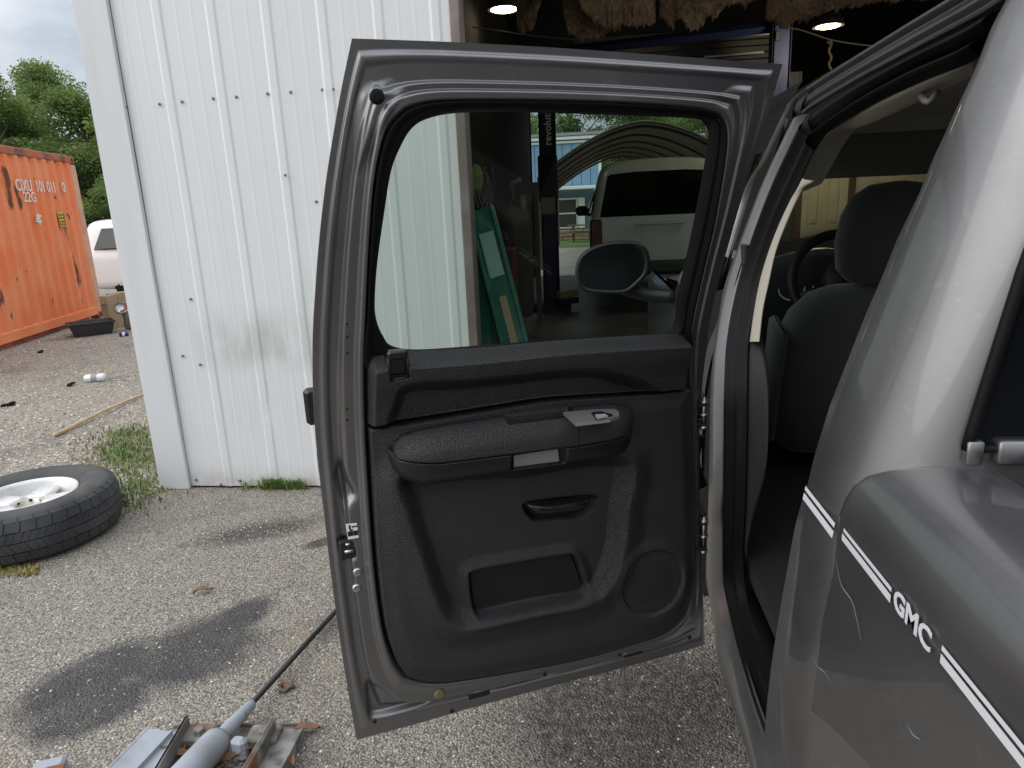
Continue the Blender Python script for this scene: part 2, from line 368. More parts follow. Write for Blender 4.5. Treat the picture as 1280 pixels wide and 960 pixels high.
sc_ = np.array(dpx(815, 727, .046)); rr = np.hypot(TP[:, 0]-sc_[0], TP[:, 1]-sc_[1])
n_ += .005*ss(.125, .095, rr)-.007*ss(.090, .084, rr)
q = sdf(TP, cr_(dpts([(655, 634), (657, 630), (700, 624), (742, 621), (746, 626), (728, 646), (700, 649), (672, 652), (664, 648)], .03), 60, True)); n_ -= .018*ss(.006, -.008, q)
trim = mk('door_trim_panel', D(TP, n_), TF, m_grain, door)
# pocket liner, speaker, pull bar
pc = pk.mean(0); pin = pc+(pk-pc)*.93
mk('map_pocket', np.vstack([D(pin, .024), D(pc+(pin-pc)*.9, .0225), D(pc[None], .0225)]), [(i, (i+1) % 120, 120+(i+1) % 120, 120+i) for i in range(120)]+[(120+i, 120+(i+1) % 120, 240) for i in range(120)], m_plain, trim)
sp = MB(); spr = [(0, .052), (.03, .051), (.06, .050), (.078, .0485), (.082, .046)]; na = 60; V = []
for r, n in spr: V.append(D(sc_+r*np.stack([np.cos(np.linspace(0, 2*math.pi, na, endpoint=False)), np.sin(np.linspace(0, 2*math.pi, na, endpoint=False))], 1), n))
sp.add(np.vstack(V), gridF(na, len(spr), True)); m_spk = mat('speaker_mesh', (.012, .012, .012), .5, bump=('voronoi', 420, .9, .002))
spk = sp.build('speaker_grille', m_spk, trim, True)
tor = MB(); a_ = np.linspace(0, 2*math.pi, 61); tor.tube(D(sc_+.0855*np.stack([np.cos(a_), np.sin(a_)], 1), .0465), .0022, 6, False); tor.build('speaker_ring', m_plain, spk, True)
# pull bar : a wedge with a polished lip
st = np.linspace(0, 1, 24); top = cr_(dpts([(656, 632), (700, 629), (744, 622)], .05), 24); bot = cr_(dpts([(668, 650), (680, 651), (700, 648), (729, 643), (738, 634)], .045), 24); V = []
for k in range(24):
    e = math.sqrt(max(0, 1-(2*st[k]-1)**6))
    for a, n in ((0, .012), (0, .052*e+.012*(1-e)), (.10, .060*e+.012*(1-e)), (.45, .056*e+.012*(1-e)), (.9, .036*e+.012*(1-e)), (1, .012)): V.append(D(top[k]*(1-a)+bot[k]*a, n)[0])
mk('pull_handle', V, gridF(6, 24), m_gloss, trim)
# ---- belt trim
BT = cr_(dpts([(456, 446), (500, 441), (600, 436), (700, 427), (799, 420.5), (861, 418)], .03), NU)
BB = cr_(dpts([(457, 538), (490, 533), (558, 522.5), (627, 511), (691, 501.5), (799, 494.5), (861, 488)], .055), NU)
BL_ = cr_(np.array([BB[0], BB[0]*.5+BT[0]*.5, BT[0]]), 120); BR_ = cr_(np.array([BB[-1], BB[-1]*.5+BT[-1]*.5, BT[-1]]), 120)
UP, UF = coons(BB, BT, BL_, BR_); v = np.repeat(np.linspace(0, 1, 120), NU); u = np.tile(np.linspace(0, 1, NU), 120)
n_ = .012+(.050)*ss(0, .05, v)*ss(1.0, .80, v)**.8*ss(0, .025, u)*ss(1, .985, u)+.004*ss(.3, .7, v)
scoop = cr_(dpts([(492, 545), (493, 500), (503, 483), (530, 477), (580, 475), (640, 470), (700, 463), (745, 461), (775, 468), (805, 478), (830, 500), (640, 540)], .055), 120, True)
q = sdf(UP, scoop); n_ -= .030*ss(.006, -.028, q)*ss(0, .06, v)
tb = dpts([(484, 445), (508, 442), (511, 471), (487, 476)], .05); q = sdf(UP, tb); n_ -= .02*ss(.001, -.004, q)
belt = mk('belt_trim', D(UP, n_), UF, m_grain, door)
lt = MB(); c = D([dpx(497, 444, .055)], .045)[0]; ax = [ES, np.cross(EN, ES), EN]
lt.box(D([dpx(496, 443, .06)], .060)[0], (.040, .018, .022), ax=ax, bev=.004); lt.box(D([dpx(497, 458, .05)], .042)[0], (.034, .035, .012), ax=ax, bev=.003)
lt.build('lock_tab', m_gloss, belt)
fr = MB()
for a, b in (((485, 446), (488, 476)), ((488, 476), (512, 471)), ((512, 471), (509, 443))): fr.tube(np.vstack([D([dpx(*a, .06)], .060), D([dpx(*b, .06)], .060)]), .0028, 8)
fr.build('lock_bezel', m_plain, belt, True)
# ---- armrest : cross-sections along s
def zof(pts, off, s):
    P = dpts(pts, off); o = np.argsort(P[:, 0]); return np.interp(s, P[o, 0], P[o, 1])
a_top = [(488, 566), (494, 553), (503, 543), (530, 535), (562, 529), (630, 519), (699, 510), (763, 504), (785, 508), (797, 518), (801, 532)]
a_seam = [(488, 572), (500, 580), (548, 580), (634, 569), (724, 558), (792, 546), (802, 534)]
a_bot = [(488, 578), (494, 592), (505, 602), (530, 609), (584, 601), (641, 592), (708, 583), (778, 571), (794, 557), (802, 536)]
s0, s1 = dpx(802, 534, .10)[0], dpx(488, 572, .10)[0]
def arm(name, sa, sb, which, m, parent, ns=170):
    S = np.linspace(sa, sb, ns); V = []; mq = 64
    for s in S:
        x = (s-s0)/(s1-s0)*2-1; e = max(0, 1-abs(x)**9)**.5
        zT, zS, zB = zof(a_top, .05, np.array([s]))[0], zof(a_seam, .115, np.array([s]))[0], zof(a_bot, .088, np.array([s]))[0]
        if which == 'pad': C_ = [(.040, zT-.004), (.046, zT), (.070, zT+.002), (.098, zT*.80+zS*.20), (.113, zT*.45+zS*.55), (.117, zS+.006), (.115, zS+.001), (.10, zS)]
        else: C_ = [(.10, zS-.001), (.113, zS-.002), (.114, zS-.008), (.110, zS*.5+zB*.5), (.098, zB*.8+zS*.2), (.080, zB), (.06, zB+.002), (.036, zB+.012)]
        cs = cr_(np.array(C_), mq)
        n = .036+(cs[:, 0]-.036)*e
        V.append((np.full(mq, s), cs[:, 1], n))
    s_, z_, n_ = [np.concatenate([q_[i] for q_ in V]) for i in range(3)]; jj = np.tile(np.arange(mq), ns)
    sz = np.stack([s_, z_], 1)
    if which == 'pad':
        cup = dpts([(632, 531), (722, 533), (706, 512), (640, 519)], .07); q = sdf(sz*1.0, cup)
        # storage cup pressed down into the top of the pad
        f_ = ss(.30, .36, jj/mq*1.)*0
        ca, cb = dpx(716, 522, .08)[0], dpx(634, 524, .08)[0]
        inside = ss(ca-.002, ca+.006, s_)*ss(cb+.002, cb-.018, s_)*ss(.049, .053, n_)*ss(.092, .088, n_)*(jj < mq*.62)
        z_ = z_-.055*inside
    else:
        ca, cb = dpx(706, 575, .11)[0], dpx(640, 580, .11)[0]; inside = ss(ca-.006, ca+.004, s_)*ss(cb+.001, cb-.004, s_)
        zS = zof(a_seam, .115, s_); zB = zof(a_bot, .088, s_); fz = (zS-z_)/(zS-zB+1e-9)
        n_ = n_-.034*inside*ss(.0, .06, fz)*ss(.80, .72, fz)
    P = D(np.stack([s_, z_], 1), n_); return mk(name, P, gridF(mq, ns), m, parent)
ssp = dpx(722.5, 545, .11)[0]
m_pad = mat('armrest_pad_vinyl', (.014, .014, .0145), .34, spec=.65, bump=('voronoi', 440, 1., .0018))
arm_lo = arm('armrest', s0, s1, 'low', m_plain, door)
pad = arm('armrest_pad', ssp+.001, s1, 'pad', m_pad, arm_lo); arm('armrest_front', s0, ssp-.001, 'pad', m_pad, arm_lo)
def slab_z(name, pts, z, th, m, parent, up=0):
    P = np.array([gnd(x, y, z) for x, y in pts]); n = len(P)
    return mk(name, np.vstack([P, P-[0, 0, th]]), [tuple(range(n))[::1], *[(i, n+i, n+(i+1) % n, (i+1) % n) for i in range(n)]], m, parent, False)
zsw = zof(a_top, .05, np.array([dpx(735, 508, .05)[0]]))[0]+.004
sw = slab_z('switch_plate', [(704, 515), (740, 512), (768, 511), (773, 514), (774, 519), (762, 524), (720, 529)], zsw, .007, m_satin, arm_lo)
slab_z('window_switch', [(739, 515), (752, 514), (766, 518), (745, 523)], zsw+.004, .004, m_gloss, arm_lo); slab_z('switch_rocker', [(744, 518), (756, 517), (760, 519.5), (747, 522)], zsw+.008, .004, m_greyins, arm_lo)
pi_ = MB(); P = dpts([(642, 569), (697, 561), (699, 577), (642, 587)], .082); pi_.add(D(P, .083), [(0, 1, 2, 3)]); pi_.build('pull_cup', m_greyins, arm_lo)
# ---- small things on the door frame
def ddisc(name, px, r, m, n0=.012, h=.004, parent=door, seg=16, hole=False):
    n0 = nat(*px); c = D([dpx(*px, n0)], n0)[0]; b = MB(); b.lathe([(r, -.003), (r, h*.6), (r*.75, h), (.25*r, h*.9 if not hole else h*.2), (0.0001, h*.85 if not hole else 0)], c, EN, seg); return b.build(name, m, parent, True)
ddisc('rubber_plug', (471, 121), .0125, m_rubber, .018, .008)
for p in ((468, 902), (565, 889), (681, 843), (774.5, 818), (862, 797)): ddisc('drain_hole', p, .0055, m_black, .016, .002)
ddisc('rubber_plug', (549, 867), .013, mat('amber_plug', (.16, .13, .08), .5), .020, .006)
for p, sx in (((599, 869), 1), ((792, 816), 1)):
    b = MB(); b.box(D([dpx(*p, nat(*p))], nat(*p))[0], (.055, .016, .004), ax=ax, bev=.0018); b.build('drain_slot', m_black, door)
for p in ((447, 715), (446, 735)): ddisc('bolt', p, .010, m_chrome, .012, .004)
for p in ((434, 405), (434, 421), (434, 441), (434, 511), (434, 525)): ddisc('drain_hole', p, .0028, m_black, .012, .001)
nst = max(nat(x, y) for x, y in ((433, 656), (446, 655), (448, 671), (436, 673), (440, 664)))+.0015; st = dpts([(432, 655), (446, 653.5), (448.5, 672), (435, 674.5)], nst); mk('warning_sticker', D(np.vstack([st]), nst), [(0, 3, 2, 1)], m_sticker, door, False)
b = MB()
for (x, y), (w_, h_) in (((437, 659), (.004, .010)), ((443, 658), (.012, .003)), ((438, 667), (.011, .011)), ((444.5, 666), (.010, .011)), ((439, 662.5), (.007, .003))):
    b.box(D([dpx(x, y, nst)], nst+.0006)[0], (w_, h_, .001), ax=ax)
b.build('sticker_print', m_black, door)
b = MB(); nl_ = nat(450, 686); b.box(D([dpx(436, 686, .012)], nl_-.012)[0], (.042, .045, .020), ax=ax, bev=.004); latch = b.build('door_latch', m_black, door)
b = MB(); b.tube(np.vstack([D([dpx(431, 690, .02)], nl_), D([dpx(442, 688, .02)], nl_)]), .004, 8); b.tube(np.vstack([D([dpx(432, 681, .02)], nl_), D([dpx(438, 680, .02)], nl_)]), .003, 8); b.build('latch_claw', m_chrome, latch, True)
# outside handle and its lower bezel, seen past the latch edge
b = MB(); s_h = dpx(400, 525)[0]
for zc, n0, sz, mm in ():
    pass
zc = dpx(393, 525)[1]
hp = [D([[s_h-.02, zc-.01]], -.11)[0], D([[s_h-.015, zc-.008]], -.150)[0], D([[s_h-.06, zc+.012]], -.160)[0], D([[s_h-.17, zc+.005]], -.155)[0], D([[s_h-.19, zc]], -.11)[0]]
b.tube(cr_(np.array(hp), 24), np.r_[np.linspace(.014, .022, 5), np.full(14, .024), np.linspace(.022, .014, 5)], 12)
hnd = b.build('outside_handle', m_chrome, door, True)
b = MB(); b.box(D([[s_h-.09, zc-.0]], -.112)[0], (.23, .085, .02), ax=ax, bev=.008); b.build('handle_bezel', m_gloss, hnd)
b = MB(); zc2 = dpx(393, 610)[1]; b.box(D([[s_h-.30, zc2]], -.158)[0], (.62, .07, .03), ax=ax, bev=.012); b.build('body_side_moulding', mat('dark_blue_grey_moulding', (.03, .035, .042), .4), door)
# hinges, wiring boot between door and pillar
for y0, y1 in ((496, 531), (643, 684)):
    b = MB(); zt, zb = pl(875, y0, 1, 1.72)[2], pl(875, y1, 1, 1.72)[2]; xm = pl(875, y0, 1, 1.72)[0]
    b.box((xm-.012, 1.735, (zt+zb)/2), (.022, .05, zt-zb), bev=.004); b.box((xm+.010, 1.79, (zt+zb)/2), (.022, .09, (zt-zb)*.8), bev=.004)
    b.box((xm+.002, 1.70, zt-.012), (.026, .03, .006)); b.box((xm+.002, 1.70, zb+.012), (.026, .03, .006))
    hg = b.build('door_hinge', m_black, door); b = MB()
    b.tube([(xm+.006, 1.693, zt+.006), (xm+.006, 1.693, zb-.004)], .0065, 10)
    for z in (zt-.004, zb+.004, (zt+zb)/2): b.lathe([(.012, -.003), (.012, .003), (.0001, .003)], (xm+.006, 1.693, z), (0, 0, 1), 12)
    b.build('hinge_pin', mat('hinge_steel', (.30, .30, .30), .35, 1.), hg, True)
b = MB(); zz = np.linspace(pl(872, 612, 1, 1.72)[2], pl(872, 548, 1, 1.72)[2], 34); xm = pl(871, 580, 1, 1.74)[0]
b.tube([(xm+.012*math.sin(z*30), 1.74, z) for z in zz], [.016+.005*(i % 2) for i in range(34)], 12); b.build('wiring_boot', m_rubber, door, True)

# ---- cab side : x as a function of height
XD = .35
def sidep(px, py, off=0., turn=True):
    x = XD
    for _ in range(60):
        Q = pl(px, py, 0, x); pz = float(prof(Q[2])) if (turn or Q[2] > 1.0) else 0.; x += .6*(XD+pz-off-x)
    return Q
def spts(L_, off=0., turn=True): return np.array([sidep(x, y, off, turn) for x, y in L_])
def strip(name, A, B, m, parent, bulge=(0,), n=140, flA=None, flB=None, smooth=True, nc=9, dirv=(-1, 0, 0), **tg):
    """skin between two edge polylines; bulge lists outward offsets across it; flanges turn its edges away"""
    A, B = cr_(A, n), cr_(B, n); rows = []
    if flA is not None: rows += [A+np.array(flA), ]
    t = np.linspace(0, 1, nc); bu = np.interp(t, np.linspace(0, 1, len(bulge)), bulge)
    dv = np.array(dirv, float)
    for k in range(nc): rows.append(A*(1-t[k])+B*t[k]+dv*bu[k])
    if flB is not None: rows += [B+np.array(flB)]
    return mk(name, np.vstack(rows), gridF(n, len(rows)), m, parent, smooth, **tg)
Bright = spts([(1012, 141), (1004, 155), (969, 230), (941, 305), (924, 361), (913, 417), (909, 481), (908, 556), (907, 640), (907, 690), (908, 733), (918, 780), (927, 817), (943, 873), (957, 915), (975, 975)], -.01)
Bleft = spts([(992, 152), (985, 166), (952, 235), (925, 305), (905, 361), (896, 417), (889, 478), (887, 550), (886, 603), (884, 666), (882, 717), (885, 745), (893, 785), (896, 820), (913, 875), (925, 915), (945, 975)], .0, False)
bp = strip('body_pillar', Bleft, Bright, m_paint, truck, (0, .010, .016, .018, .010, 0), flA=(.10, .10, 0), flB=(.06, .01, 0))
# rocker face below the sill
rk_t = Bleft[10:]; rk = np.array([[p[0]-.004, p[1], p[2]] for p in (np.array([.40, 2.2, .50]), np.array([.39, 1.9, .49]), np.array([.385, 1.6, .475]), np.array([.385, 1.3, .47]), np.array([.40, 1.0, .47]))])
strip('rocker_panel', rk+np.array([-.0, 0, .05]), rk+np.array([.05, 0, -.12]), m_paint, truck, (0, .02, .012, 0), flB=(.3, 0, .0))
# black weatherstrip round the opening
sl_i = spts([(1017, 189), (993, 241), (969, 294), (950, 350), (943, 387), (936, 425), (934, 480), (933, 560), (931, 640), (929, 700), (934, 750), (947, 790), (962, 830), (985, 890)], -.05)
sl_o = spts([(1006, 152), (970, 228), (942, 303), (925, 360), (914, 416), (910, 470), (909, 556), (908, 640), (908, 690), (909, 730), (919, 778), (928, 815), (944, 870), (965, 930)], -.012)
strip('door_weatherstrip', sl_o, sl_i, m_rubber, truck, (0, .016, .020, .010, .004, .012, .014, .004, 0), nc=33, flB=(.03, .10, 0))
# roof rail : outer edge, gutters, black seal, inner trim
jl = spts([(893, 365), (878, 398), (868, 420), (868, 480), (868, 550), (868, 603), (869, 666), (871, 717), (880, 745)], .012, False)
strip('hinge_gap_shade', jl, Bleft[4:12]+[.003, .0, 0], m_rubber, truck, (0, .006, .004, 0), flB=(.05, .05, 0))  # black strip standing in for the shade inside the hinge gap
def rail(px_, off): return spts(px_, off)
r0 = rail([(987, 128), (1006, 111), (1060, 76), (1120, 38), (1192, -6), (1230, -30)], 0)
r1 = rail([(993, 152), (1010, 137), (1064, 104), (1142, 62), (1222, 20), (1254, 0)], -.02)
strip('roof_rail', r0, r1, m_paintdark, truck, (0, .010, .010, -.004, .008, .006, .006, -.006, .004, .002), nc=45, flA=(.12, 0, .012), flB=(.05, 0, .01))
r2 = rail([(1010, 170), (1028, 158), (1080, 122), (1145, 86), (1205, 60), (1235, 44)], -.045)
strip('door_weatherstrip', r1+[.004, 0, 0], r2, m_rubber, truck, (0, .0, .016, .02, .012, .0), nc=25)
r3 = rail([(1016, 190), (1032, 168), (1089, 132), (1152, 102), (1208, 80), (1225, 70)], -.06)
strip('door_weatherstrip', r2, r3, m_rubber, truck, (0, .016, .022, .018, .008, 0), nc=25, flB=(.02, 0, .04))
# inner trims in beige
h1 = rail([(1003, 240), (1041, 176), (1090, 154), (1152, 124), (1196, 104), (1222, 92)], -.12)
strip('headliner_edge_trim', r3+[.004, 0, 0], h1, m_beige, truck, (0, .012, .012, 0), nc=9, flB=(.05, 0, .02))
pa = spts([(1003, 222), (993, 243), (969, 294), (950, 350), (943, 387), (937, 427)], -.055); pb = spts([(1018, 226), (1000, 243), (972, 308), (960, 358), (953, 391), (949, 427)], -.055)
strip('pillar_trim', pa, pb, m_beige, truck, (0, .006, .010, .006, 0), flB=(.03, .11, 0))
la = spts([(936, 425), (934, 480), (933, 560), (932, 640), (932, 700)], -.055); lb = spts([(950, 428), (958, 470), (960, 520), (958, 580), (945, 640)], -.075)
strip('lower_pillar_trim', la, lb, mat('dark_grey_lower_trim', (.018, .018, .019), .8, bump=('noise', 600, .3, .001)), truck, (0, .005, .005, 0), flB=(.03, .11, 0))
# ---- rear cab corner
zE = []; Eedge = spts([(1275, -50), (1252, 0), (1233, 34), (1211, 91), (1192, 131), (1160, 200), (1143, 243), (1117, 297), (1097, 347), (1077, 393), (1034, 503), (1006, 603), (987, 673), (970, 773), (958, 860), (953, 960)])
o_ = np.argsort(Eedge[:, 2]); YR = .905
V = []; zs = np.linspace(.30, 1.94, 130)
for z in zs:
    ye = float(np.interp(z, Eedge[o_, 2], Eedge[o_, 1])); xs = XD+float(prof(z)); Rr = .15
    Rr = min(.15, ye-YR-.022); row = [(xs+.09, ye+.045, z), (xs+.055, ye+.015, z), (xs+.02, ye+.001, z), (xs+.006, ye-.004, z), (xs+.001, ye-.012, z)]
    for a in np.linspace(0, math.pi/2, 18): row.append((xs+.11*(1-math.cos(a)**1.2 if a < 1.57 else 1), YR+Rr-Rr*math.sin(a), z))
    row += [(xs+.2, YR-.002, z), (xs+.5, YR-.004, z), (1.35, YR-.01, z)]
    V.append(row)
mk('cab_corner', np.array(V).reshape(-1, 3), gridF(len(V[0]), len(V)), m_paint, truck)
# small chip in the paint
# rear glass with its rubber and the moulding under it
zg = np.linspace(1.322, 1.80, 20); gx = [XD+float(prof(z))+.118+.01 for z in zg]
left_ = np.array([[float(np.interp(z, [1.329, 1.549, 1.8], [.489, .526, .58])), YR-.006, z] for z in zg])
mk('rear_window', np.vstack([left_, np.stack([np.full(20, 2.05), np.full(20, YR-.006), zg], 1)]), gridF(20, 2), m_darkglass, truck, False)
b = MB(); b.tube(left_+[-.004, -.003, 0], .008, 8); b.tube([(left_[0][0]-.004, YR-.009, 1.324), (2.05, YR-.009, 1.324)], .006, 8); b.build('rear_window_seal', m_rubber, truck, True)
b = MB(); b.box((.491, YR-.012, 1.320), (.020, .014, .032), bev=.002); b.box((.509+.6, YR-.010, 1.320), (1.18, .016, .032), bev=.003); b.build('window_moulding', m_paint, truck, True)
# roof
V = []
for y in np.linspace(.86, 2.95, 30):
    for x in np.linspace(0, 1, 24):
        xx = .585+x*1.53; V.append((xx, y, 1.935+.055*math.sin(math.pi*x)**.6-.012*(y-1.9)-.05*ss(2.6, 2.98, y)-.04*ss(1.0, .86, y)))
mk('roof', V, gridF(24, 30), m_paint, truck)
V = []
for y in np.linspace(.93, 2.85, 14):
    for x in np.linspace(0, 1, 12): V.append((.60+x*1.49, y, 1.865+.04*math.sin(math.pi*x)-.05*ss(2.4, 2.85, y)))
mk('headliner', V, gridF(12, 14, False, True), m_head, truck)
# ---- bed
bed_front = np.array([(1.30, .905), (1.29, .916), (1.26, .944), (1.223, .951), (1.173, .954), (1.10, .964), (.973, 1.006), (.879, 1.027), (.82, 1.037), (.78, 1.04)])
def ybf(z): return float(np.interp(z, bed_front[::-1, 0], bed_front[::-1, 1]))
def zlow(y): return float(np.interp(y, [-2.2, -.55, -.35, -.1, .1, .45, .62, .79, .9, 1.04], [.66, .70, .88, 1.0, 1.02, 1.0, .965, .925, .88, .81]))
sec = [(0, 0), (.002, .30), (.000, .60), (-.004, .80), (.002, .86), (.010, .91), (.024, .955), (.045, .985), (.075, .998), (.11, 1.0), (.15, .998), (.175, .99), (.18, .95), (.18, .55)]
ztop = lambda y: 1.292+.012*(0.9-y)*.3
V = []; nl = 70
tl = np.linspace(0, 1, nl)**1.6
for t in tl:
    row = []
    for x, h in sec:
        hz = h; y0 = 1.0
        zt = 1.292; zz_ = .80+(zt-.80)*h
        y = ybf(zz_)*(1-t)+(-2.15)*t
        z = zlow(y)+(ztop(y)-zlow(y))*h
        if t == 0: x = x+.02*1
        row.append((XD+.007+x, y, z))
    V.append(row)
V = [[(x+.05, y-.004, z-.02*0) for x, y, z in V[0]]]+V
bed = mk('bed_side', np.array(V).reshape(-1, 3), gridF(len(sec), len(V), False, True), m_paint, truck)
# front wall cap of the bed and rest of the box
b = MB(); b.box((1.35, .93, 1.235), (1.72, .045, .11), bev=.012); b.build('bed_front_cap', m_paint, truck)
b = MB(); b.box((1.35, .915, .95), (1.6, .05, .46)); b.box((1.35, -.6, .80), (1.66, 3.0, .04)); b.box((.555, -.62, 1.04), (.02, 3.0, .44)); b.box((2.19, -.62, 1.04), (.02, 3.0, .44)); b.build('added_bed_liner', m_rubber, truck)  # unseen bed inside, made black to darken the door frame's reflections
b = MB(); b.box((2.27, -.6, 1.02), (.12, 3.05, .54), bev=.03); b.box((1.35, -2.14, 1.02), (1.8, .06, .50), bev=.02); b.build('tailgate', m_paint, truck)
# decal stripes on cab corner and bed, and the three letters
def decal(name, pxs, z0, z1, y0, y1, parent, n=30, off=.0015):
    ys = np.linspace(y0, y1, n); V = []
    for z in (z0, z1):
        for y in ys: V.append((XD+float(prof((z0+z1)/2))-off-.0005, y, z))
    return mk(name, V, gridF(n, 2), m_decal, parent, False)
bsx = lambda z: XD+.001-.0045*ss(.6, .8, (z-.95)/.35)+.0015
def bdecal(z0, z1, y0, y1):
    V = [(XD+.0005, y, z) for z in (z0, z1) for y in np.linspace(y0, y1, 12)]
    return mk('side_stripe', V, gridF(12, 2), m_decal, bed, False)
bdecal(1.1925, 1.1985, .922, .766); bdecal(1.178, 1.1885, .926, .766)
bdecal(1.1985, 1.2045, .648, -1.9); bdecal(1.184, 1.1945, .648, -1.9)
def cdecal(z0, z1, y0, y1):
    V = []
    for z in (z0, z1):
        for y in np.linspace(y0, y1, 16):
            V.append((XD+float(prof(z))-.0048, y, z))
    return mk('side_stripe', V, gridF(16, 2), m_decal, truck, False)
cdecal(1.176, 1.183, 1.108, .968); cdecal(1.160, 1.171, 1.108, .966)
m_let = m_decal
text_mesh('door_lettering', 'GMC', m_let, (XD+.0002, .758, 1.180), (0, -1, 0), (0, 0, 1), .035, bed, .0004, .025, 1.16)
# ---- front door with its mirror and window
fz = np.linspace(.50, 1.86, 50); V = []
for z in fz:
    for y in np.linspace(2.02, 3.05, 14):
        V.append((XD+float(prof(z))-.012*math.sin(math.pi*min(1, max(0, (z-.5)/.8))), y, z))
wl = [(2.10, 1.31), (2.20, 1.78), (2.60, 1.80), (3.0, 1.42), (3.02, 1.31)]
Vn = np.array(V); cen = np.array([(Vn[f, 1].mean(), Vn[f, 2].mean()) for f in [list(f) for f in gridF(14, 50)]]); ins = sdf(cen, np.array(wl)) < 0
top_ok = cen[:, 1] < np.interp(cen[:, 0], [2.0, 2.62, 3.05], [1.9, 1.86, 1.36])
fd = mk('front_door', Vn, [f for f, i, k, c_ in zip(gridF(14, 50), ins, top_ok, cen) if not i and k and c_[1] < 1.30], m_paint, truck)
mk('window_frame', Vn, [f for f, i, k, c_ in zip(gridF(14, 50), ins, top_ok, cen) if not i and k and c_[1] >= 1.30], m_rubber, fd)
P = np.array([(XD+float(prof(z))+.006, y, z) for y, z in wl]); mk('front_window', P, [tuple(range(5))], m_glass, fd, False)
fe = spts([(1006, 111), (985, 131), (968, 165), (950, 203), (938, 222), (927, 245), (915, 285), (905, 320)], .012); fe2 = fe+np.array([.012, -.006, -.004])
strip('door_edge', fe, fe2, m_paint, fd, (0, .002, 0), nc=5)
strip('pillar_applique', fe2, spts([(1000, 146), (987, 162), (954, 232), (930, 290), (912, 345), (904, 365), (898, 385), (894, 405)], -.02), mat('matte_applique', (.028, .028, .029), .55), fd, (0, .006, .008, .004, 0), nc=7)
rf = np.array([(XD+float(prof(1.86)), y, 1.86+.0*y) for y in (1.96, 2.2, 2.45, 2.64)]); strip('front_roof_rail', rf+np.array([.02, 0, .075]), rf+np.array([.0, 0, -.03]), m_rubber, truck, (0, .012, .006, .008, 0), flA=(.2, 0, .02))
mirror_o = cr_(np.array([pl(x, y, 1, 2.9) for x, y in [(721, 352), (720, 335), (726, 320), (742, 309), (765, 303), (790, 302), (803, 306), (811, 318), (812, 335), (808, 345), (790, 362), (778, 367), (740, 366), (726, 362)]]), 60, True)
mc = mirror_o.mean(0); V = []
for k, y in ((.86, -.004), (.93, -.012), (1.0, -.006), (1.02, .03), (.95, .08), (.75, .12), (.4, .14)): V.append(mc+(mirror_o-mc)*k+[0, y, 0])
mh = mk('door_mirror', np.vstack(V+[(mc+[0, .145, 0])[None]]), gridF(60, 7, True)+[(360+i, 360+(i+1) % 60, 420) for i in range(60)], m_plain, fd)
mk('mirror_glass', np.vstack([mc+(mirror_o-mc)*.87+[0, -.001, 0], (mc)[None]]), [(i, (i+1) % 60, 60) for i in range(60)], mat('mirror_face', (.045, .047, .05), .15, 1.), mh)
b = MB(); b.tube(cr_(np.array([mc+[.05, .06, -.09], mc+[.14, .06, -.12], [.36, 2.93, mc[2]-.13]]), 12), [.03]*12, 10); b.build('mirror_arm', m_plain, mh, True)
# ---- front end, hidden mostly by the door
V = []
for y, zt, xi in ((2.9, 1.34, .0), (3.2, 1.33, .02), (3.6, 1.30, .03), (4.2, 1.26, .04), (4.6, 1.22, .07), (4.72, 1.12, .10)):
    for x in np.linspace(0, 1, 15): V.append((.44+xi+x*(1.82-2*xi), y, zt+.05*math.sin(math.pi*x)**.5-.05))
mk('hood', V, gridF(15, 6), m_paint, truck)
for x in (.44, 2.26): b = MB(); b.box((x, 3.85, .94), (.07, 1.75, .54), bev=.03); b.build('fender', m_paint, truck)
b = MB(); b.box((1.35, 4.74, .98), (1.85, .12, .34), bev=.04); b.box((1.35, 4.80, .66), (1.95, .20, .24), bev=.06); b.build('front_bumper', m_chrome, truck)
b = MB(); b.box((2.335, 2.05, .88), (.06, 2.1, .78), bev=.03); b.box((2.20, 2.05, 1.30), (.05, 2.1, .08)); b.box((2.16, 2.0, 1.6), (.04, .10, .6)); b.build('far_side_panel', m_paint, truck)
wv = [(.0001, .10), (.10, .10), (.16, .085), (.22, .10), (.235, .115), (.24, .115), (.25, .105), (.30, .125), (.36, .12), (.392, .10), (.398, .06), (.398, -.06), (.392, -.10), (.36, -.12), (.0001, -.10)]
w0 = None
for x, y in ((.50, 3.85), (.50, .05), (2.2, 3.85), (2.2, .05)):
    b = MB(); b.lathe(wv, (x, y, .398), (-1 if x < 1 else 1, 0, 0), 40); o = b.build('wheel', m_rubber, truck, True)
# windscreen, dash, wheel, seats
ws = [(.62, 2.62, 1.84), (2.08, 2.62, 1.84), (2.22, 3.30, 1.30), (.48, 3.30, 1.30)]
mk('windshield', ws, [(0, 1, 2, 3)], m_clear, truck, False)
for pp in ([(.595, 2.60, 1.85), (.52, 3.02, 1.52), (.46, 3.34, 1.28)], [(2.105, 2.60, 1.85), (2.18, 3.02, 1.52), (2.24, 3.34, 1.28)]): b = MB(); b.tube(pp, .035, 10); b.build('windshield_pillar', m_beige, truck, True)
V = []
for x in np.linspace(.45, 2.25, 30):
    hump = .055*math.exp(-((x-.93)/.20)**2)
    for y, z in ((3.32, 1.33), (3.1, 1.375+hump*.5), (2.92, 1.39+hump), (2.84, 1.385+hump), (2.80, 1.34+hump*.5), (2.83, 1.22), (2.80, 1.10), (2.86, .90)): V.append((x, y, z))
dash = mk('dashboard', V, gridF(8, 30), m_plain, truck)
for x in (.80, .93, 1.05):
    b = MB(); b.lathe([(.045, 0), (.048, .006), (.052, .006), (.052, -.002)], (x, 2.818, 1.30), (0, -1, 0), 24); b.build('gauge', m_greyins, dash, True)
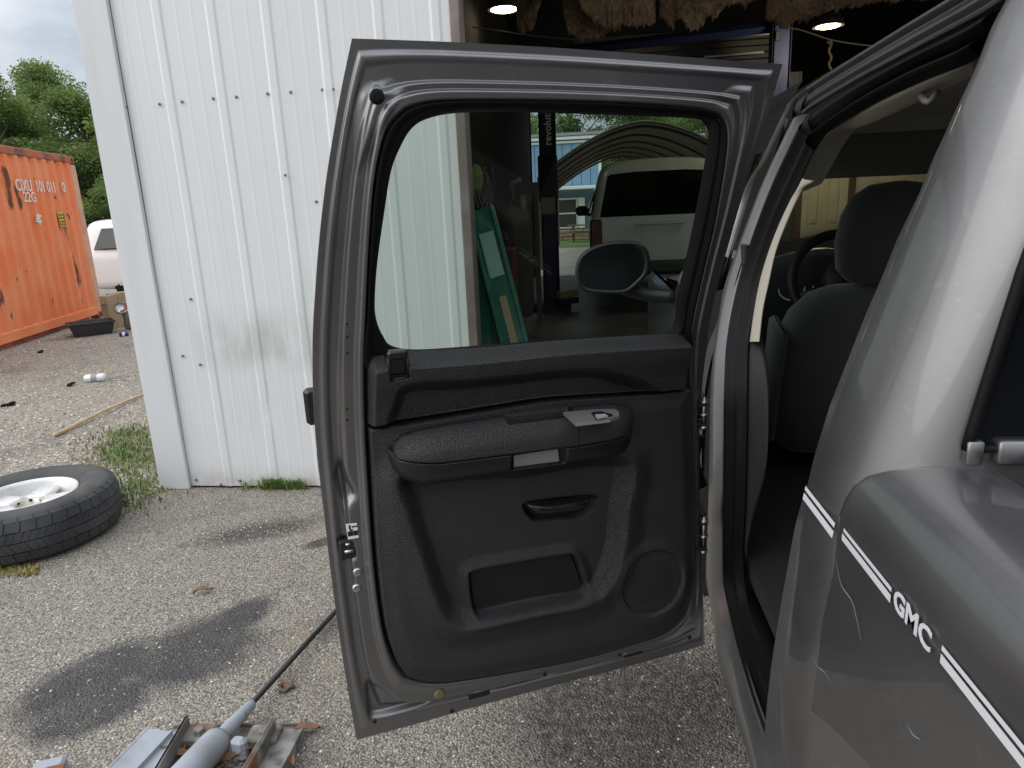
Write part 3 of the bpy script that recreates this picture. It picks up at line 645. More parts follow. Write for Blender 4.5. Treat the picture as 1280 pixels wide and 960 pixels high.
b = MB(); a = np.linspace(0, 2*math.pi, 49); axw = np.array([0, -.90, .43]); uw = np.array([1., 0, 0]); vw = np.array([0, .43, .90]); cw = np.array([.945, 2.66, 1.335])
b.tube([cw+.19*(math.cos(t)*uw+math.sin(t)*vw) for t in a], .019, 10, False)
for t in (-.3, math.pi+.3, -math.pi/2): b.tube([cw+.06*(math.cos(t)*uw+math.sin(t)*vw), cw+.185*(math.cos(t)*uw+math.sin(t)*vw)], .016, 8)
b.lathe([(.0001, .05), (.07, .045), (.085, .02), (.08, -.03), (.0001, -.05)], cw, axw, 24); b.build('steering_wheel', m_rubber, truck, True)
def seat(xc, yb, name_='front_seat'):
    def body(secs, name, par, n=28, e=3.0):
        V = []
        for c, u, v, a, bb in secs:
            c, u, v = (np.asarray(q, float) for q in (c, u, v))
            for t in np.linspace(0, 2*math.pi, n, endpoint=False):
                ct, st_ = math.cos(t), math.sin(t); V.append(c+u*a*math.copysign(abs(ct)**(2/e), ct)+v*bb*math.copysign(abs(st_)**(2/e), st_))
        k = len(secs); return mk(name, V, gridF(n, k, True)+[tuple(range(n-1, -1, -1)), tuple((k-1)*n+i for i in range(n))], m_cloth, par)
    lean = np.array([0, -.25, .97]); u = (1, 0, 0); v = (0, .97, .25); base = np.array([xc, yb, .795])
    hs = [(0, .24, .07), (.04, .28, .10), (.15, .30, .125), (.3, .305, .125), (.42, .292, .112), (.5, .265, .098), (.555, .22, .08), (.58, .17, .055), (.592, .06, .02)]
    bk = body([(base+lean*h, u, v, a, d) for h, a, d in hs], name_, truck)
    hb = base+lean*.60; hh = [(0, .05, .02), (.012, .11, .045), (.045, .142, .064), (.13, .157, .072), (.21, .152, .068), (.265, .132, .056), (.298, .09, .036), (.31, .02, .01)]
    body([(hb+lean*h, u, v, a, d) for h, a, d in hh], 'headrest', bk, e=2.6)
    cs = [(-.02, .2, .04), (0, .25, .07), (.1, .27, .085), (.4, .27, .085), (.5, .25, .07), (.53, .18, .03)]
    body([((xc, yb+y, .84), u, (0, 0, 1), a, d) for y, a, d in cs], 'seat_cushion', bk)
    b = MB(); bl = base+lean*.26; b.box(bl+np.array([-.295, .0, 0]), (.03, .16, .42), bev=.012, ax=[u, v, lean]); b.build('seat_bolster', m_cloth, bk, True)
    return bk
seat(.915, 2.42)
seat(1.80, 2.42)
b = MB(); b.box((1.35, 1.25, .92), (1.5, .50, .16), bev=.05); b.box((1.35, 1.02, 1.22), (1.5, .16, .62), bev=.05); b.build('rear_bench', m_cloth, truck, True)
b = MB(); b.box((1.36, 2.0, .66), (1.86, 2.3, .05)); b.box((1.36, 3.0, .85), (1.8, .05, .5)); b.build('cab_floor', m_carpet, truck)
m_vis = mat('visor_cloth', (.12, .115, .105), .9)
for x in (.94, 1.76): b = MB(); b.box((x, 2.60, 1.775), (.58, .02, .15), bev=.006, ax=[(1, 0, 0), (0, .95, -.3), (0, .3, .95)]); b.build('sun_visor', m_vis, truck)
b = MB(); b.box((1.35, 2.70, 1.70), (.24, .03, .07), bev=.01); b.tube([(1.35, 2.72, 1.73), (1.35, 2.68, 1.80)], .01, 8); b.build('interior_mirror', m_gloss, truck)
b = MB(); b.tube(cr_(np.array([sidep(1150, 118, -.10), sidep(1160, 128, -.07), sidep(1172, 116, -.10)]), 10),   .006, 8); b.build('coat_hook', mat('hook_grey', (.10, .095, .085), .7), truck, True)
# belt hanging inside the pillar
b = MB(); b.box((.44, 2.02, 1.25), (.012, .05, .55), bev=.003); b.build('seat_belt', m_black, truck)

# scratches and a paint chip
m_scr = mat('bare_scratch', (.27, .27, .27), .5)
def scratch(pts, w_=.0007):
    P = cr_(np.array([pl(x, y, 0, XD+.0032) for x, y in pts]), 30); P[:, 0] = XD+.0022; n = len(P); t = np.linspace(0, 1, n)
    d = np.gradient(P, axis=0); d /= np.linalg.norm(d, axis=1)[:, None]; q = np.stack([0*t, -d[:, 2], d[:, 1]], 1)*(w_*(.4+np.sin(t*math.pi)))[:, None]
    mk('paint_scratch', np.vstack([P-q, P+q]), gridF(n, 2), m_scr, bed, False)
scratch([(1046, 700), (1052, 730), (1066, 752), (1072, 775), (1078, 803)]); scratch([(1016, 815), (1022, 832), (1033, 842), (1040, 858)], .0005); scratch([(1135, 905), (1142, 918), (1152, 925)], .0005)

# ================================================================== THE WORKSHOP BUILDING
WY = 3.88
m_wall = mat('white_sheet_metal', (.71, .72, .725), .42, 0, .1, var=[(1.6, (.66, .675, .68), .5, .8, (6, 1, .25))], rvar=(6, .36, .52))
def wall_dirt(m):
    """green grey smear at knee-to-waist height and splashed earth along the bottom edge"""
    t = m.node_tree; p = t.nodes['Principled BSDF']; src = p.inputs['Base Color'].links[0].from_socket
    g = N(t, 'ShaderNodeNewGeometry'); sx = N(t, 'ShaderNodeSeparateXYZ'); t.links.new(g.outputs['Position'], sx.inputs[0])
    def band(lo0, lo1, hi0, hi1, sock):
        a = N(t, 'ShaderNodeMapRange', interpolation_type='SMOOTHSTEP'); a.inputs[1].default_value = lo0; a.inputs[2].default_value = lo1; t.links.new(sock, a.inputs[0])
        b = N(t, 'ShaderNodeMapRange', interpolation_type='SMOOTHSTEP'); b.inputs[1].default_value = hi1; b.inputs[2].default_value = hi0; t.links.new(sock, b.inputs[0])
        q = N(t, 'ShaderNodeMath', operation='MULTIPLY'); t.links.new(a.outputs[0], q.inputs[0]); t.links.new(b.outputs[0], q.inputs[1]); return q.outputs[0]
    def nz_(scale, st):
        mpn = N(t, 'ShaderNodeMapping'); mpn.inputs['Scale'].default_value = st; n = N(t, 'ShaderNodeTexNoise'); n.inputs['Scale'].default_value = scale; n.inputs['Detail'].default_value = 7
        t.links.new(g.outputs['Position'], mpn.inputs[0]); t.links.new(mpn.outputs[0], n.inputs['Vector']); return n.outputs[0]
    def mul(a, b):
        q = N(t, 'ShaderNodeMath', operation='MULTIPLY', use_clamp=True); t.links.new(a, q.inputs[0])
        if isinstance(b, float): q.inputs[1].default_value = b
        else: t.links.new(b, q.inputs[1])
        return q.outputs[0]
    def thr(a, lo, hi):
        q = N(t, 'ShaderNodeMapRange'); q.inputs[1].default_value = lo; q.inputs[2].default_value = hi; t.links.new(a, q.inputs[0]); return q.outputs[0]
    def over(src, fac, col):
        x = N(t, 'ShaderNodeMix', data_type='RGBA'); x.inputs['B'].default_value = (*col, 1); t.links.new(fac, x.inputs[0]); t.links.new(src, x.inputs['A']); return x.outputs['Result']
    # each smear has its own outline
    s1 = mul(mul(band(-2.5, -2.1, -1.80, -1.5, sx.outputs['X']), band(.70, .90, .96, 1.2, sx.outputs['Z'])), thr(nz_(4, (3., 1, .9)), .28, .62))
    s2 = mul(mul(band(-1.78, -1.58, -1.3, -1.2, sx.outputs['X']), band(.55, .95, 1.15, 1.5, sx.outputs['Z'])), thr(nz_(4, (4, 1, .5)), .40, .72))
    s3 = mul(mul(band(-2.4, -2.2, -1.3, -1.1, sx.outputs['X']), band(.1, .5, .8, 1.0, sx.outputs['Z'])), thr(nz_(9, (7, 1, .3)), .50, .70))
    s4 = mul(band(-1, -.5, .02, .16, sx.outputs['Z']), thr(nz_(7, (1, 1, 1)), .35, .65))
    o = over(src, mul(s1, .55), (.34, .36, .30)); o = over(o, mul(s2, .5), (.40, .42, .34)); o = over(o, mul(s3, .30), (.50, .52, .48)); o = over(o, mul(s4, .75), (.40, .33, .24))
    t.links.new(o, p.inputs['Base Color'])
wall_dirt(m_wall)
m_jamb = mat('dull_plum_trim', (.17, .125, .12), .5, var=(5, (.24, .19, .18), .4, .7))
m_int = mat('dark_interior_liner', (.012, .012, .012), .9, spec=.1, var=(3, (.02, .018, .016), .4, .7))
m_roofm = mat('galvanised_roof', (.35, .36, .37), .4, .6)
bld = empty('workshop_building', (3.0, WY, 0), 'white corrugated metal workshop with an open dark bay', 'building')
def rib_panel(x0, x1, z0, z1, y, m, parent, name='wall_panel', pitch=.305, first=0., dep=.006, sgn=-1, dents=False):
    """ribbed sheet facing -y: broad pan, trapezoid ribs, two shallow stiffeners between"""
    xs = []
    x = first
    prof_ = [(-.032, 0), (-.018, 1), (.018, 1), (.032, 0), (.095, 0), (.108, .16), (.121, 0), (.182, 0), (.195, .16), (.208, 0)]
    pts = []
    k0 = int(math.floor((x0-first)/pitch))-1
    for k in range(k0, int((x1-first)/pitch)+2):
        for dx, h in prof_: pts.append((first+k*pitch+dx, h))
    pts = sorted(pts); px_ = np.array([p[0] for p in pts]); ph = np.array([p[1] for p in pts])
    X = np.r_[x0, px_[(px_ > x0+.001) & (px_ < x1-.001)], x1]; H = np.interp(X, px_, ph)
    zz = np.linspace(z0, z1, max(2, int((z1-z0)/.15))); V = []
    for z in zz:
        for x_, h in zip(X, H):
            wob = .0022*math.sin(z*2.1+x_*5)+.0015*math.sin(z*5.3+x_*2.2)
            d = 0
            if dents and h > .5: d = .018*math.exp(-((z-.42)/.05)**2)*(abs(x_+2.02) < .06)+.015*math.exp(-((z-.36)/.035)**2)*(abs(x_+1.41) < .08)
            V.append((x_, y+sgn*(dep*h+wob)-sgn*d, z))
    return mk(name, V, gridF(len(X), len(zz), False, sgn > 0), m, parent, False)
F0 = -2.590
rib_panel(-2.545, -1.625, 0.015, 4.7, WY, m_wall, bld, first=F0, dents=True)
rib_panel(-1.627, -.672, 0.015, 4.7, WY-.003, m_wall, bld, first=F0, dents=True)
b = MB(); b.box((-2.648, WY-.012, 2.36), (.20, .03, 4.72), bev=.004); b.box((-2.745, WY+.09, 2.36), (.026, .20, 4.72), bev=.004)
b.build('corner_trim', mat('white_corner_flashing', (.67, .68, .685), .4, var=(3, (.61, .63, .63), .45, .7, (4, 1, .4))), bld)
b = MB(); b.box((-.655, WY-.012, 2.1), (.055, .05, 4.2), bev=.006); b.box((-.665, WY+.09, 2.1), (.05, .18, 4.2), bev=.004); b.build('opening_trim', m_jamb, bld)
b = MB()
scr = [(157, 134), (199, 130), (227, 127), (266, 123), (295, 121), (334, 117), (363, 115), (404, 113), (418, 112), (358, 219), (228, 445), (238, 374), (250, 456), (395, 252), (340, 598), (276, 606), (300, 601), (245, 600)]
for x, y in scr:
    c = pl(x, y, 1, WY-.008); on = abs(((c[0]-F0+.1525) % .305)-.1525) < .035
    c[1] = WY-(.024 if on else .006); b.lathe([(.009, 0), (.009, .002), (.0055, .003), (.005, .008), (.0001, .008)], c, (0, -1, 0), 8)
b.build('wall_screw', mat('zinc_screw', (.25, .25, .25), .45, .8), bld, False, kind='stuff')
# joint of the corner flashing: a dark gap with stitch screws
b = MB()
for z in np.arange(.1, 4.6, .05): b.box((-2.552, WY-.003, z), (.004, .010, .034))
b.build('panel_joint', m_black, bld)
b = MB(); b.box((3.2, WY, 4.45), (7.9, .05, .5), bev=.003); b.build('header_panel', m_wall, bld)
rib_panel(6.2, 9.0, 0, 4.7, WY, m_wall, bld, first=F0)
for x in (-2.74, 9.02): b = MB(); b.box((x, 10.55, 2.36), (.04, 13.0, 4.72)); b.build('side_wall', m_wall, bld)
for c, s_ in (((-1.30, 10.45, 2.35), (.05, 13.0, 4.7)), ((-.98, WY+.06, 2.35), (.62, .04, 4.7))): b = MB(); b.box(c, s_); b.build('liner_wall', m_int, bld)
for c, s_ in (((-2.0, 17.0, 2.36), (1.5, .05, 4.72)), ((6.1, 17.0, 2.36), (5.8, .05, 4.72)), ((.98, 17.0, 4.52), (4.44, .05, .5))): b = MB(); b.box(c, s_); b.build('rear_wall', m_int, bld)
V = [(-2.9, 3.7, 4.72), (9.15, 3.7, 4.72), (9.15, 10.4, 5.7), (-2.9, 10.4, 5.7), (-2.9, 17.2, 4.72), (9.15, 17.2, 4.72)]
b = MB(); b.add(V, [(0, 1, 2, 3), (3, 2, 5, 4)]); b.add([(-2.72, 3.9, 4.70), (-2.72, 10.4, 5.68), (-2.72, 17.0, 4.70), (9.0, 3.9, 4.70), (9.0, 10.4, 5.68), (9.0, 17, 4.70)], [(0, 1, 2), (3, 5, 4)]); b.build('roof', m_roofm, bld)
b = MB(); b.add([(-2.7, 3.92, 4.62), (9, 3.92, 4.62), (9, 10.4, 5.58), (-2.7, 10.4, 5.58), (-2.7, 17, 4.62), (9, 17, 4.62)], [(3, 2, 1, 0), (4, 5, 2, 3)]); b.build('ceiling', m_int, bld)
# torn insulation hanging from the purlins
m_ins = mat('torn_brown_insulation', (.33, .215, .125), 1., bump=('noise', 22, 1., .07), var=[(4, (.50, .36, .22), .42, .7), (2, (.17, .115, .075), .50, .72), (28, (.60, .46, .30), .60, .72)])
def hang(x0, x1, y, ztop_, outline, seedv):
    r = np.random.default_rng(seedv); nx = int((x1-x0)/.013); xs = np.linspace(x0, x1, nx); zb = np.interp(xs, [p[0] for p in outline], [p[1] for p in outline])
    zb = zb-.022*np.abs(r.normal(size=nx))-.03*np.maximum(0, np.convolve(r.normal(size=nx), np.ones(7)/4, 'same'))
    nv = 36; V = []; ph = r.uniform(0, 6, 4)
    for k in range(nv):
        t = k/(nv-1); z = ztop_+(zb-ztop_)*t
        yy = y+.06*np.sin(xs*4+ph[0]+t*5)+.035*np.sin(xs*9+ph[1]-t*9)+.02*np.sin(t*23+xs*13+ph[2])+.14*t*np.sin(xs*2.3+ph[3])+.012*r.normal(size=nx)
        V.append(np.stack([xs, yy, z], 1))
    V = np.vstack(V); return V
def px_hang(pts, y, seedv):
    P = [pl(a, c, 1, y) for a, c in pts]; V = hang(P[0][0], P[-1][0], y, 4.95, [(p[0], p[2]) for p in P], seedv)
    nx = len(V)//36; return mk('insulation_sheet', np.vstack([V, V+[0, .05, 0]]), gridF(nx, 36)+[tuple(i+len(V) for i in f[::-1]) for f in gridF(nx, 36)], m_ins, bld)
px_hang([(642, -20), (645, 32), (652, 38), (660, 32), (668, 26), (672, 8), (678, -8)], 7.6, 1)
px_hang([(704, 14), (708, 30), (716, 42), (728, 48), (742, 44), (752, 40), (762, 32), (770, 26), (790, 24), (815, 22), (820, 20)], 7.3, 2)
px_hang([(720, -10), (730, 6), (745, 24), (758, 32), (775, 26), (800, 24), (818, 22)], 7.0, 5)
px_hang([(826, 10), (838, 30), (850, 18), (858, 36), (866, 38), (876, 32), (882, 22), (900, 12), (920, 6), (950, -4)], 7.4, 3)
px_hang([(964, 14), (985, 20), (1010, 19), (1040, 10), (1070, 6), (1120, 0), (1160, -6)], 7.8, 4)
# overhead door stored under the ceiling: ribbed pale sections
m_ohd = mat('grey_sectional_door', (.075, .072, .07), .7)
b = MB()
for k in range(7):
    z0 = 4.30-.10*k; b.box((1.45, 12.6-.004*k, z0), (3.2, .03, .085), bev=.01)
b.build('sectional_door', m_ohd, bld, False)
b = MB(); b.tube([pl(738, 59, 1, 12.4), pl(962, 41.5, 1, 12.0)], .022, 6); b.tube([pl(880, 71, 1, 12.4), pl(955, 65, 1, 12.2)], .018, 6); b.build('door_track', mat('bright_track', (.75, .75, .72), .35, .4), bld)
# inner partition with the six-panel door
PY = 12.5
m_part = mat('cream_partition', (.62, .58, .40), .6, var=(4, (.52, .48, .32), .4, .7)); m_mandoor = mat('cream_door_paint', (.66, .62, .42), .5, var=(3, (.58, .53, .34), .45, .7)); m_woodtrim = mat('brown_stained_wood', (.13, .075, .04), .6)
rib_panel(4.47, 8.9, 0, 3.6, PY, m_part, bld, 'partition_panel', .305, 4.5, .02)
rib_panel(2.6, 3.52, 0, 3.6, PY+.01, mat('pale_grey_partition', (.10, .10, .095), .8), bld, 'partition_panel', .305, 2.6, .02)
b = MB(); b.box((3.57, PY-.02, 1.3), (.11, .06, 2.6)); b.box((4.42, PY-.02, 1.8), (.11, .06, 3.6)); b.box((4.0, PY-.02, 2.6), (.75, .06, .12)); b.build('door_casing', m_woodtrim, bld)
b = MB(); b.box((4.0, PY+.015, 1.27), (.74, .03, 2.52))
for x, w_ in ((3.675, .09), (4.0, .10), (4.325, .09)): b.box((x, PY-.012, 1.27), (w_, .026, 2.518))
for z, h_ in ((.155, .29), (1.03, .18), (2.0, .10), (2.46, .14)):
    for x in (3.835, 4.165): b.box((x, PY-.012, z), (.23, .026, h_))
md = b.build('panel_door', m_mandoor, bld)
b = MB()
def rpanel(x, z, w, h):
    o = np.array([[-w, -h], [w, -h], [w, h], [-w, h]])/2
    def rr_(ins, y): return [(x+a*(1-2*ins/w), PY-.0235+y, z+c*(1-2*ins/h)) for a, c in o]
    R0, R1, R2, R3 = rr_(0, -.004), rr_(.016, .020), rr_(.045, .020), rr_(.075, -.006)
    b.add(R0+R1+R2+R3, [(i+4*k, (i+1) % 4+4*k, (i+1) % 4+4*k+4, i+4*k+4) for k in range(3) for i in range(4)]+[(12, 13, 14, 15)])
for x in (3.835, 4.165):
    for z, h in ((2.22, .34), (1.53, .82), (.62, .62)): rpanel(x, z, .23, h)
b.build('raised_panel', m_mandoor, md)
b = MB(); b.lathe([(.0001, -.06), (.03, -.055), (.034, -.035), (.015, -.02), (.015, .0)], (4.32, PY-.03, 1.35), (0, 1, 0), 16); b.build('door_knob', m_black, md, True)
# floor slab
b = MB(); b.add([(-1.3, WY+.01, .004), (9, WY+.01, .004), (9, 17.02, .004), (-1.3, 17.02, .004)], [(0, 1, 2, 3)]); b.build('workshop_floor', mat('oily_concrete_floor', (.075, .072, .066), .55, var=[(1.2, (.03, .029, .027), .42, .65), (6, (.2, .19, .17), .6, .8)]), None, False, kind='structure')
# lamps
m_lamp = emit('lamp_glow', (1, .86, .60), 9.)
for (x, y), Y_, r in (((630, 12), 8.9, .16), ((1035, 33), 10.2, .15)):
    c = pl(x, y, 1, Y_); lampth = empty('high_bay_lamp', c+[0, 0, .3], 'round ceiling lamp glowing above the wall edge of the bay' if x < 800 else 'round ceiling lamp glowing beside the hanging cord on the right', 'lamp', 'ceiling lamps in the bay')
    b = MB(); b.lathe([(r+.03, -.005), (r+.05, .0), (r+.02, .10), (.08, .26), (.0001, .28)], c, (0, 0, 1), 32); b.build('lamp_shade', mat('dark_lamp_housing', (.03, .03, .025), .5), lampth, True)
    b = MB(); b.lathe([(r, 0), (r*.8, -.012), (.0001, -.018)], c, (0, 0, 1), 32); b.build('lamp_disc', m_lamp, lampth, True)
    ld = bpy.data.lights.new('lamp_light', 'POINT'); ld.energy = 6 if x < 800 else 62; ld.color = (1, .84, .58); ld.shadow_soft_size = .15
    lo_ = bpy.data.objects.new('lamp_light', ld); COL.objects.link(lo_); lo_.parent = lampth; lo_.location = (0, 0, -.42)
# cable looped from the lift to the right with a knotted cord
b = MB(); cb = [pl(x, y, 1, 9.2) for x, y in ((978, 36), (995, 36), (1015, 42), (1040, 50), (1070, 55), (1100, 58), (1140, 60))]; b.tube(cr_(np.array(cb), 40), .008, 6)
for dx in (0, 1.6):
    b.tube(cr_(np.array([pl(1037+dx+1.5*math.sin(k*1.7), 51+4.5*k, 1, 9.2-.02*dx) for k in range(10)]), 40), .007, 5)
b.tube(cr_(np.array([pl(x, y, 1, 9.2) for x, y in ((1034, 52), (1037, 55), (1040, 53), (1037, 50))]), 12), .008, 5)
tagp(b.build('hanging_cord', mat('pale_cord', (.62, .52, .34), .7), None, True), 'pale knotted cord hanging from a cable under the roof', 'cord')
b = MB(); b.tube(cr_(np.array([pl(x, y, 1, 8.5) for x, y in ((590, 34), (620, 38), (660, 44), (700, 48), (735, 50))]), 30), .006, 5)
tagp(b.build('slack_cable', mat('dull_cable', (.22, .20, .15), .7), None, True), 'thin slack cable strung below the left ceiling lamp', 'cable')

# ---- two-post lift
m_lift = mat('lift_blue', (.006, .013, .045), .6, spec=.25); m_liftw = mat('lift_lettering', (.55, .56, .58), .5)
lift = empty('two_post_lift', (1.1, 11.3, 0), 'dark blue two post vehicle lift standing inside the bay', 'vehicle lift')
xl0, xl1 = pl(676.5, 250, 1, 11.5)[0], pl(697, 250, 1, 11.5)[0]
def post(x0, x1, y, h, name='lift_post'):
    b = MB(); w = x1-x0; b.box(((x0+x1)/2, y+.03, h/2), (w, .05, h), bev=.006); b.box((x0+.02, y-.06, h/2), (.04, .16, h), bev=.006); b.box((x1-.02, y-.06, h/2), (.04, .16, h), bev=.006); b.box(((x0+x1)/2, y-.125, h/2), (w*.96, .03, h), bev=.004); return b.build(name, m_lift, lift)
lp = post(xl0, xl1, 11.5, 3.95); xr0, xr1 = pl(961, 80, 1, 11.0)[0], pl(985, 80, 1, 11.0)[0]; rp_ = post(xr0, xr1, 11.0, 4.0)
text_mesh('post_lettering', 'revolution', m_liftw, (xl1-.07, 11.356, pl(684, 182, 1, 11.36)[2]), (0, 0, 1), (-1, 0, 0), .16, lp, .002, .012, 1.0)
b = MB(); b.box(((xl0+xl1)/2, 11.28, 2.08), (.30, .20, .70), bev=.02); b.build('lift_carriage', m_rubber, lift)
b = MB(); b.box(((xl0+xl1)/2, 11.16, 1.66), (.22, .015, .26), bev=.003); b.build('warning_plate', mat('dull_plate', (.16, .155, .12), .5), lift)
b = MB(); b.tube([(xl0-.02, 11.5, 3.93), (xr1+.02, 11.0, 3.98)], .075, 4); b.build('lift_beam', m_lift, lift)
b = MB(); b.box(((xl0+xl1)/2, 11.45, .06), (.62, .6, .12), bev=.01); b.box((xl1+.12, 11.1, .17), (.40, .16, .10), rz=.7, bev=.01); b.build('lift_base', m_black, lift)
b = MB(); b.box((xl1+.14, 11.0, .30), (.40, .12, .10), rz=.8, bev=.012); b.build('lift_arm', mat('worn_yellow_arm', (.22, .17, .05), .6), lift)
b = MB(); b.box((xr0+.06, 10.85, 3.82), (.05, .05, .12), bev=.005); b.build('limit_switch', m_black, lift)
# ---- green boards leaning on the jamb
m_green = mat('scuffed_green_paint', (.012, .115, .075), .4, var=[(7, (.05, .20, .14), .55, .7), (3, (.008, .06, .04), .5, .7)])
def lean_board(pA, pB, yA, yB, wid, th, name, label, extra=None):
    a, c = pl(*pA, 1, yA), pl(*pB, 1, yB); d = a-c; Lh = np.linalg.norm(d); d /= Lh
    c = c-d*(c[2]/d[2]) if c[2] > 0 else c; Lh = np.linalg.norm(a-c); u = np.cross(d, [0, 1, 0]); u /= np.linalg.norm(u); w_ = np.cross(u, d)
    root = empty(name, c, label, 'ramp', 'green ramps leaning at the bay edge')
    b = MB(); b.box((a+c)/2, (wid, th, Lh), bev=.006, ax=[u, w_, d]); bd = b.build('ramp_deck', m_green, root)
    b = MB(); b.box((a+c)/2+u*wid*.5-w_*.012, (.022, th+.04, Lh), bev=.005, ax=[u, w_, d]); b.box((a+c)/2-u*wid*.5-w_*.012, (.022, th+.04, Lh), bev=.005, ax=[u, w_, d]); b.build('side_rail', m_green, root)
    if extra:
        b = MB(); b.box((a*.55+c*.45)-w_*(th*.5+.006), (wid*.30, .012, Lh*.22), ax=[u, w_, d]); b.build('slot_plate', mat('worn_tan', (.30, .25, .14), .6), root)
        b = MB(); b.box((a*.82+c*.18)-w_*(th*.5+.006), (wid*.62, .010, Lh*.17), ax=[u, w_, d]); m_ = mat('pale_green_decal', (.25, .42, .34), .5); b.build('pale_decal', m_, root); b = MB(); b.box((a*.22+c*.78)-w_*(th*.5+.006), (wid*.5, .010, Lh*.14), ax=[u, w_, d]); b.build('pale_decal', m_, root)
lean_board((601, 262), (648, 445), 4.7, 4.35, .16, .03, 'loading_ramp', 'green painted ramp with pale decals leaning at the bay edge', True)
lean_board((598, 330), (612, 445), 4.62, 4.45, .12, .03, 'loading_ramp', 'lower dark green ramp tucked behind the decal ramp', False)
# ---- dim workshop clutter along the liner wall
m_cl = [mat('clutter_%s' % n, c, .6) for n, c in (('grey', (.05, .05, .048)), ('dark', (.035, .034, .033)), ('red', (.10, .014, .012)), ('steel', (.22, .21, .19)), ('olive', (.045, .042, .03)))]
def cyl_thing(name, label, cat, x, y, prof_, m, extra=None):
    t = empty(name, (x, y, 0), label, cat); b = MB(); b.lathe(prof_, (x, y, 0), (0, 0, 1), 24); b.build('body', m, t, True)
    if extra: extra(t)
    return t
def drum_extra(t):
    x, y = t.location[0], t.location[1]; b = MB(); b.tube([(x, y, 1.75), (x, y, 1.98), (x+.12, y-.05, 2.02)], .03, 8); b.build('spout', m_cl[3], t, True)
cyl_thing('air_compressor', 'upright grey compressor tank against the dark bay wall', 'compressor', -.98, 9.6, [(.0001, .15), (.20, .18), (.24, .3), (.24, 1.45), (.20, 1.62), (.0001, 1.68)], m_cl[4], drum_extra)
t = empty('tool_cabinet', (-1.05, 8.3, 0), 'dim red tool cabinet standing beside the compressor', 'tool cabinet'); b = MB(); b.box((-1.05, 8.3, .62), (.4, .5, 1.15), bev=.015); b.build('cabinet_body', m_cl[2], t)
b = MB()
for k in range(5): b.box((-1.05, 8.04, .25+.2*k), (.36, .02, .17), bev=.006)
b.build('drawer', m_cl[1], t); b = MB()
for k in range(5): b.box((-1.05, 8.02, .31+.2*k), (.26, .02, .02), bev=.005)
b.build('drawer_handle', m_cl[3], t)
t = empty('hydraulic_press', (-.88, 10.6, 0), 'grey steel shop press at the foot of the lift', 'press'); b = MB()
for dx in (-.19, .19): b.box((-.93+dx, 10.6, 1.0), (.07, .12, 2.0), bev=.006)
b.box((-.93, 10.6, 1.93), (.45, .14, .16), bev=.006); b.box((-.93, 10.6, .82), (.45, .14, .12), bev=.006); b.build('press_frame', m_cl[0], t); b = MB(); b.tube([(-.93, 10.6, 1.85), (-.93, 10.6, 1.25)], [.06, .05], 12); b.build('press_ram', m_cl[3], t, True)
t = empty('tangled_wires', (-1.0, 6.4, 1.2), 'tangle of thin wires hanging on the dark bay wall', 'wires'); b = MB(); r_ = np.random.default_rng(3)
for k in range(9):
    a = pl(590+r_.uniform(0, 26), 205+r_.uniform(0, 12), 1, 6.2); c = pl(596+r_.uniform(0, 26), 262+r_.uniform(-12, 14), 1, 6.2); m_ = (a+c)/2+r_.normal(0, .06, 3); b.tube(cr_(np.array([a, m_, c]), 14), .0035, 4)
b.build('wire', mat('bare_wire', (.22, .20, .17), .5), t, True); b = MB(); c = pl(594, 222, 1, 6.2); b.lathe([(.0001, -.12), (.05, -.1), (.075, 0), (.05, .09), (.0001, .12)], c, (0, 0, 1), 10); b.build('tag', mat('yellow_green_bag', (.20, .24, .03), .6), t)

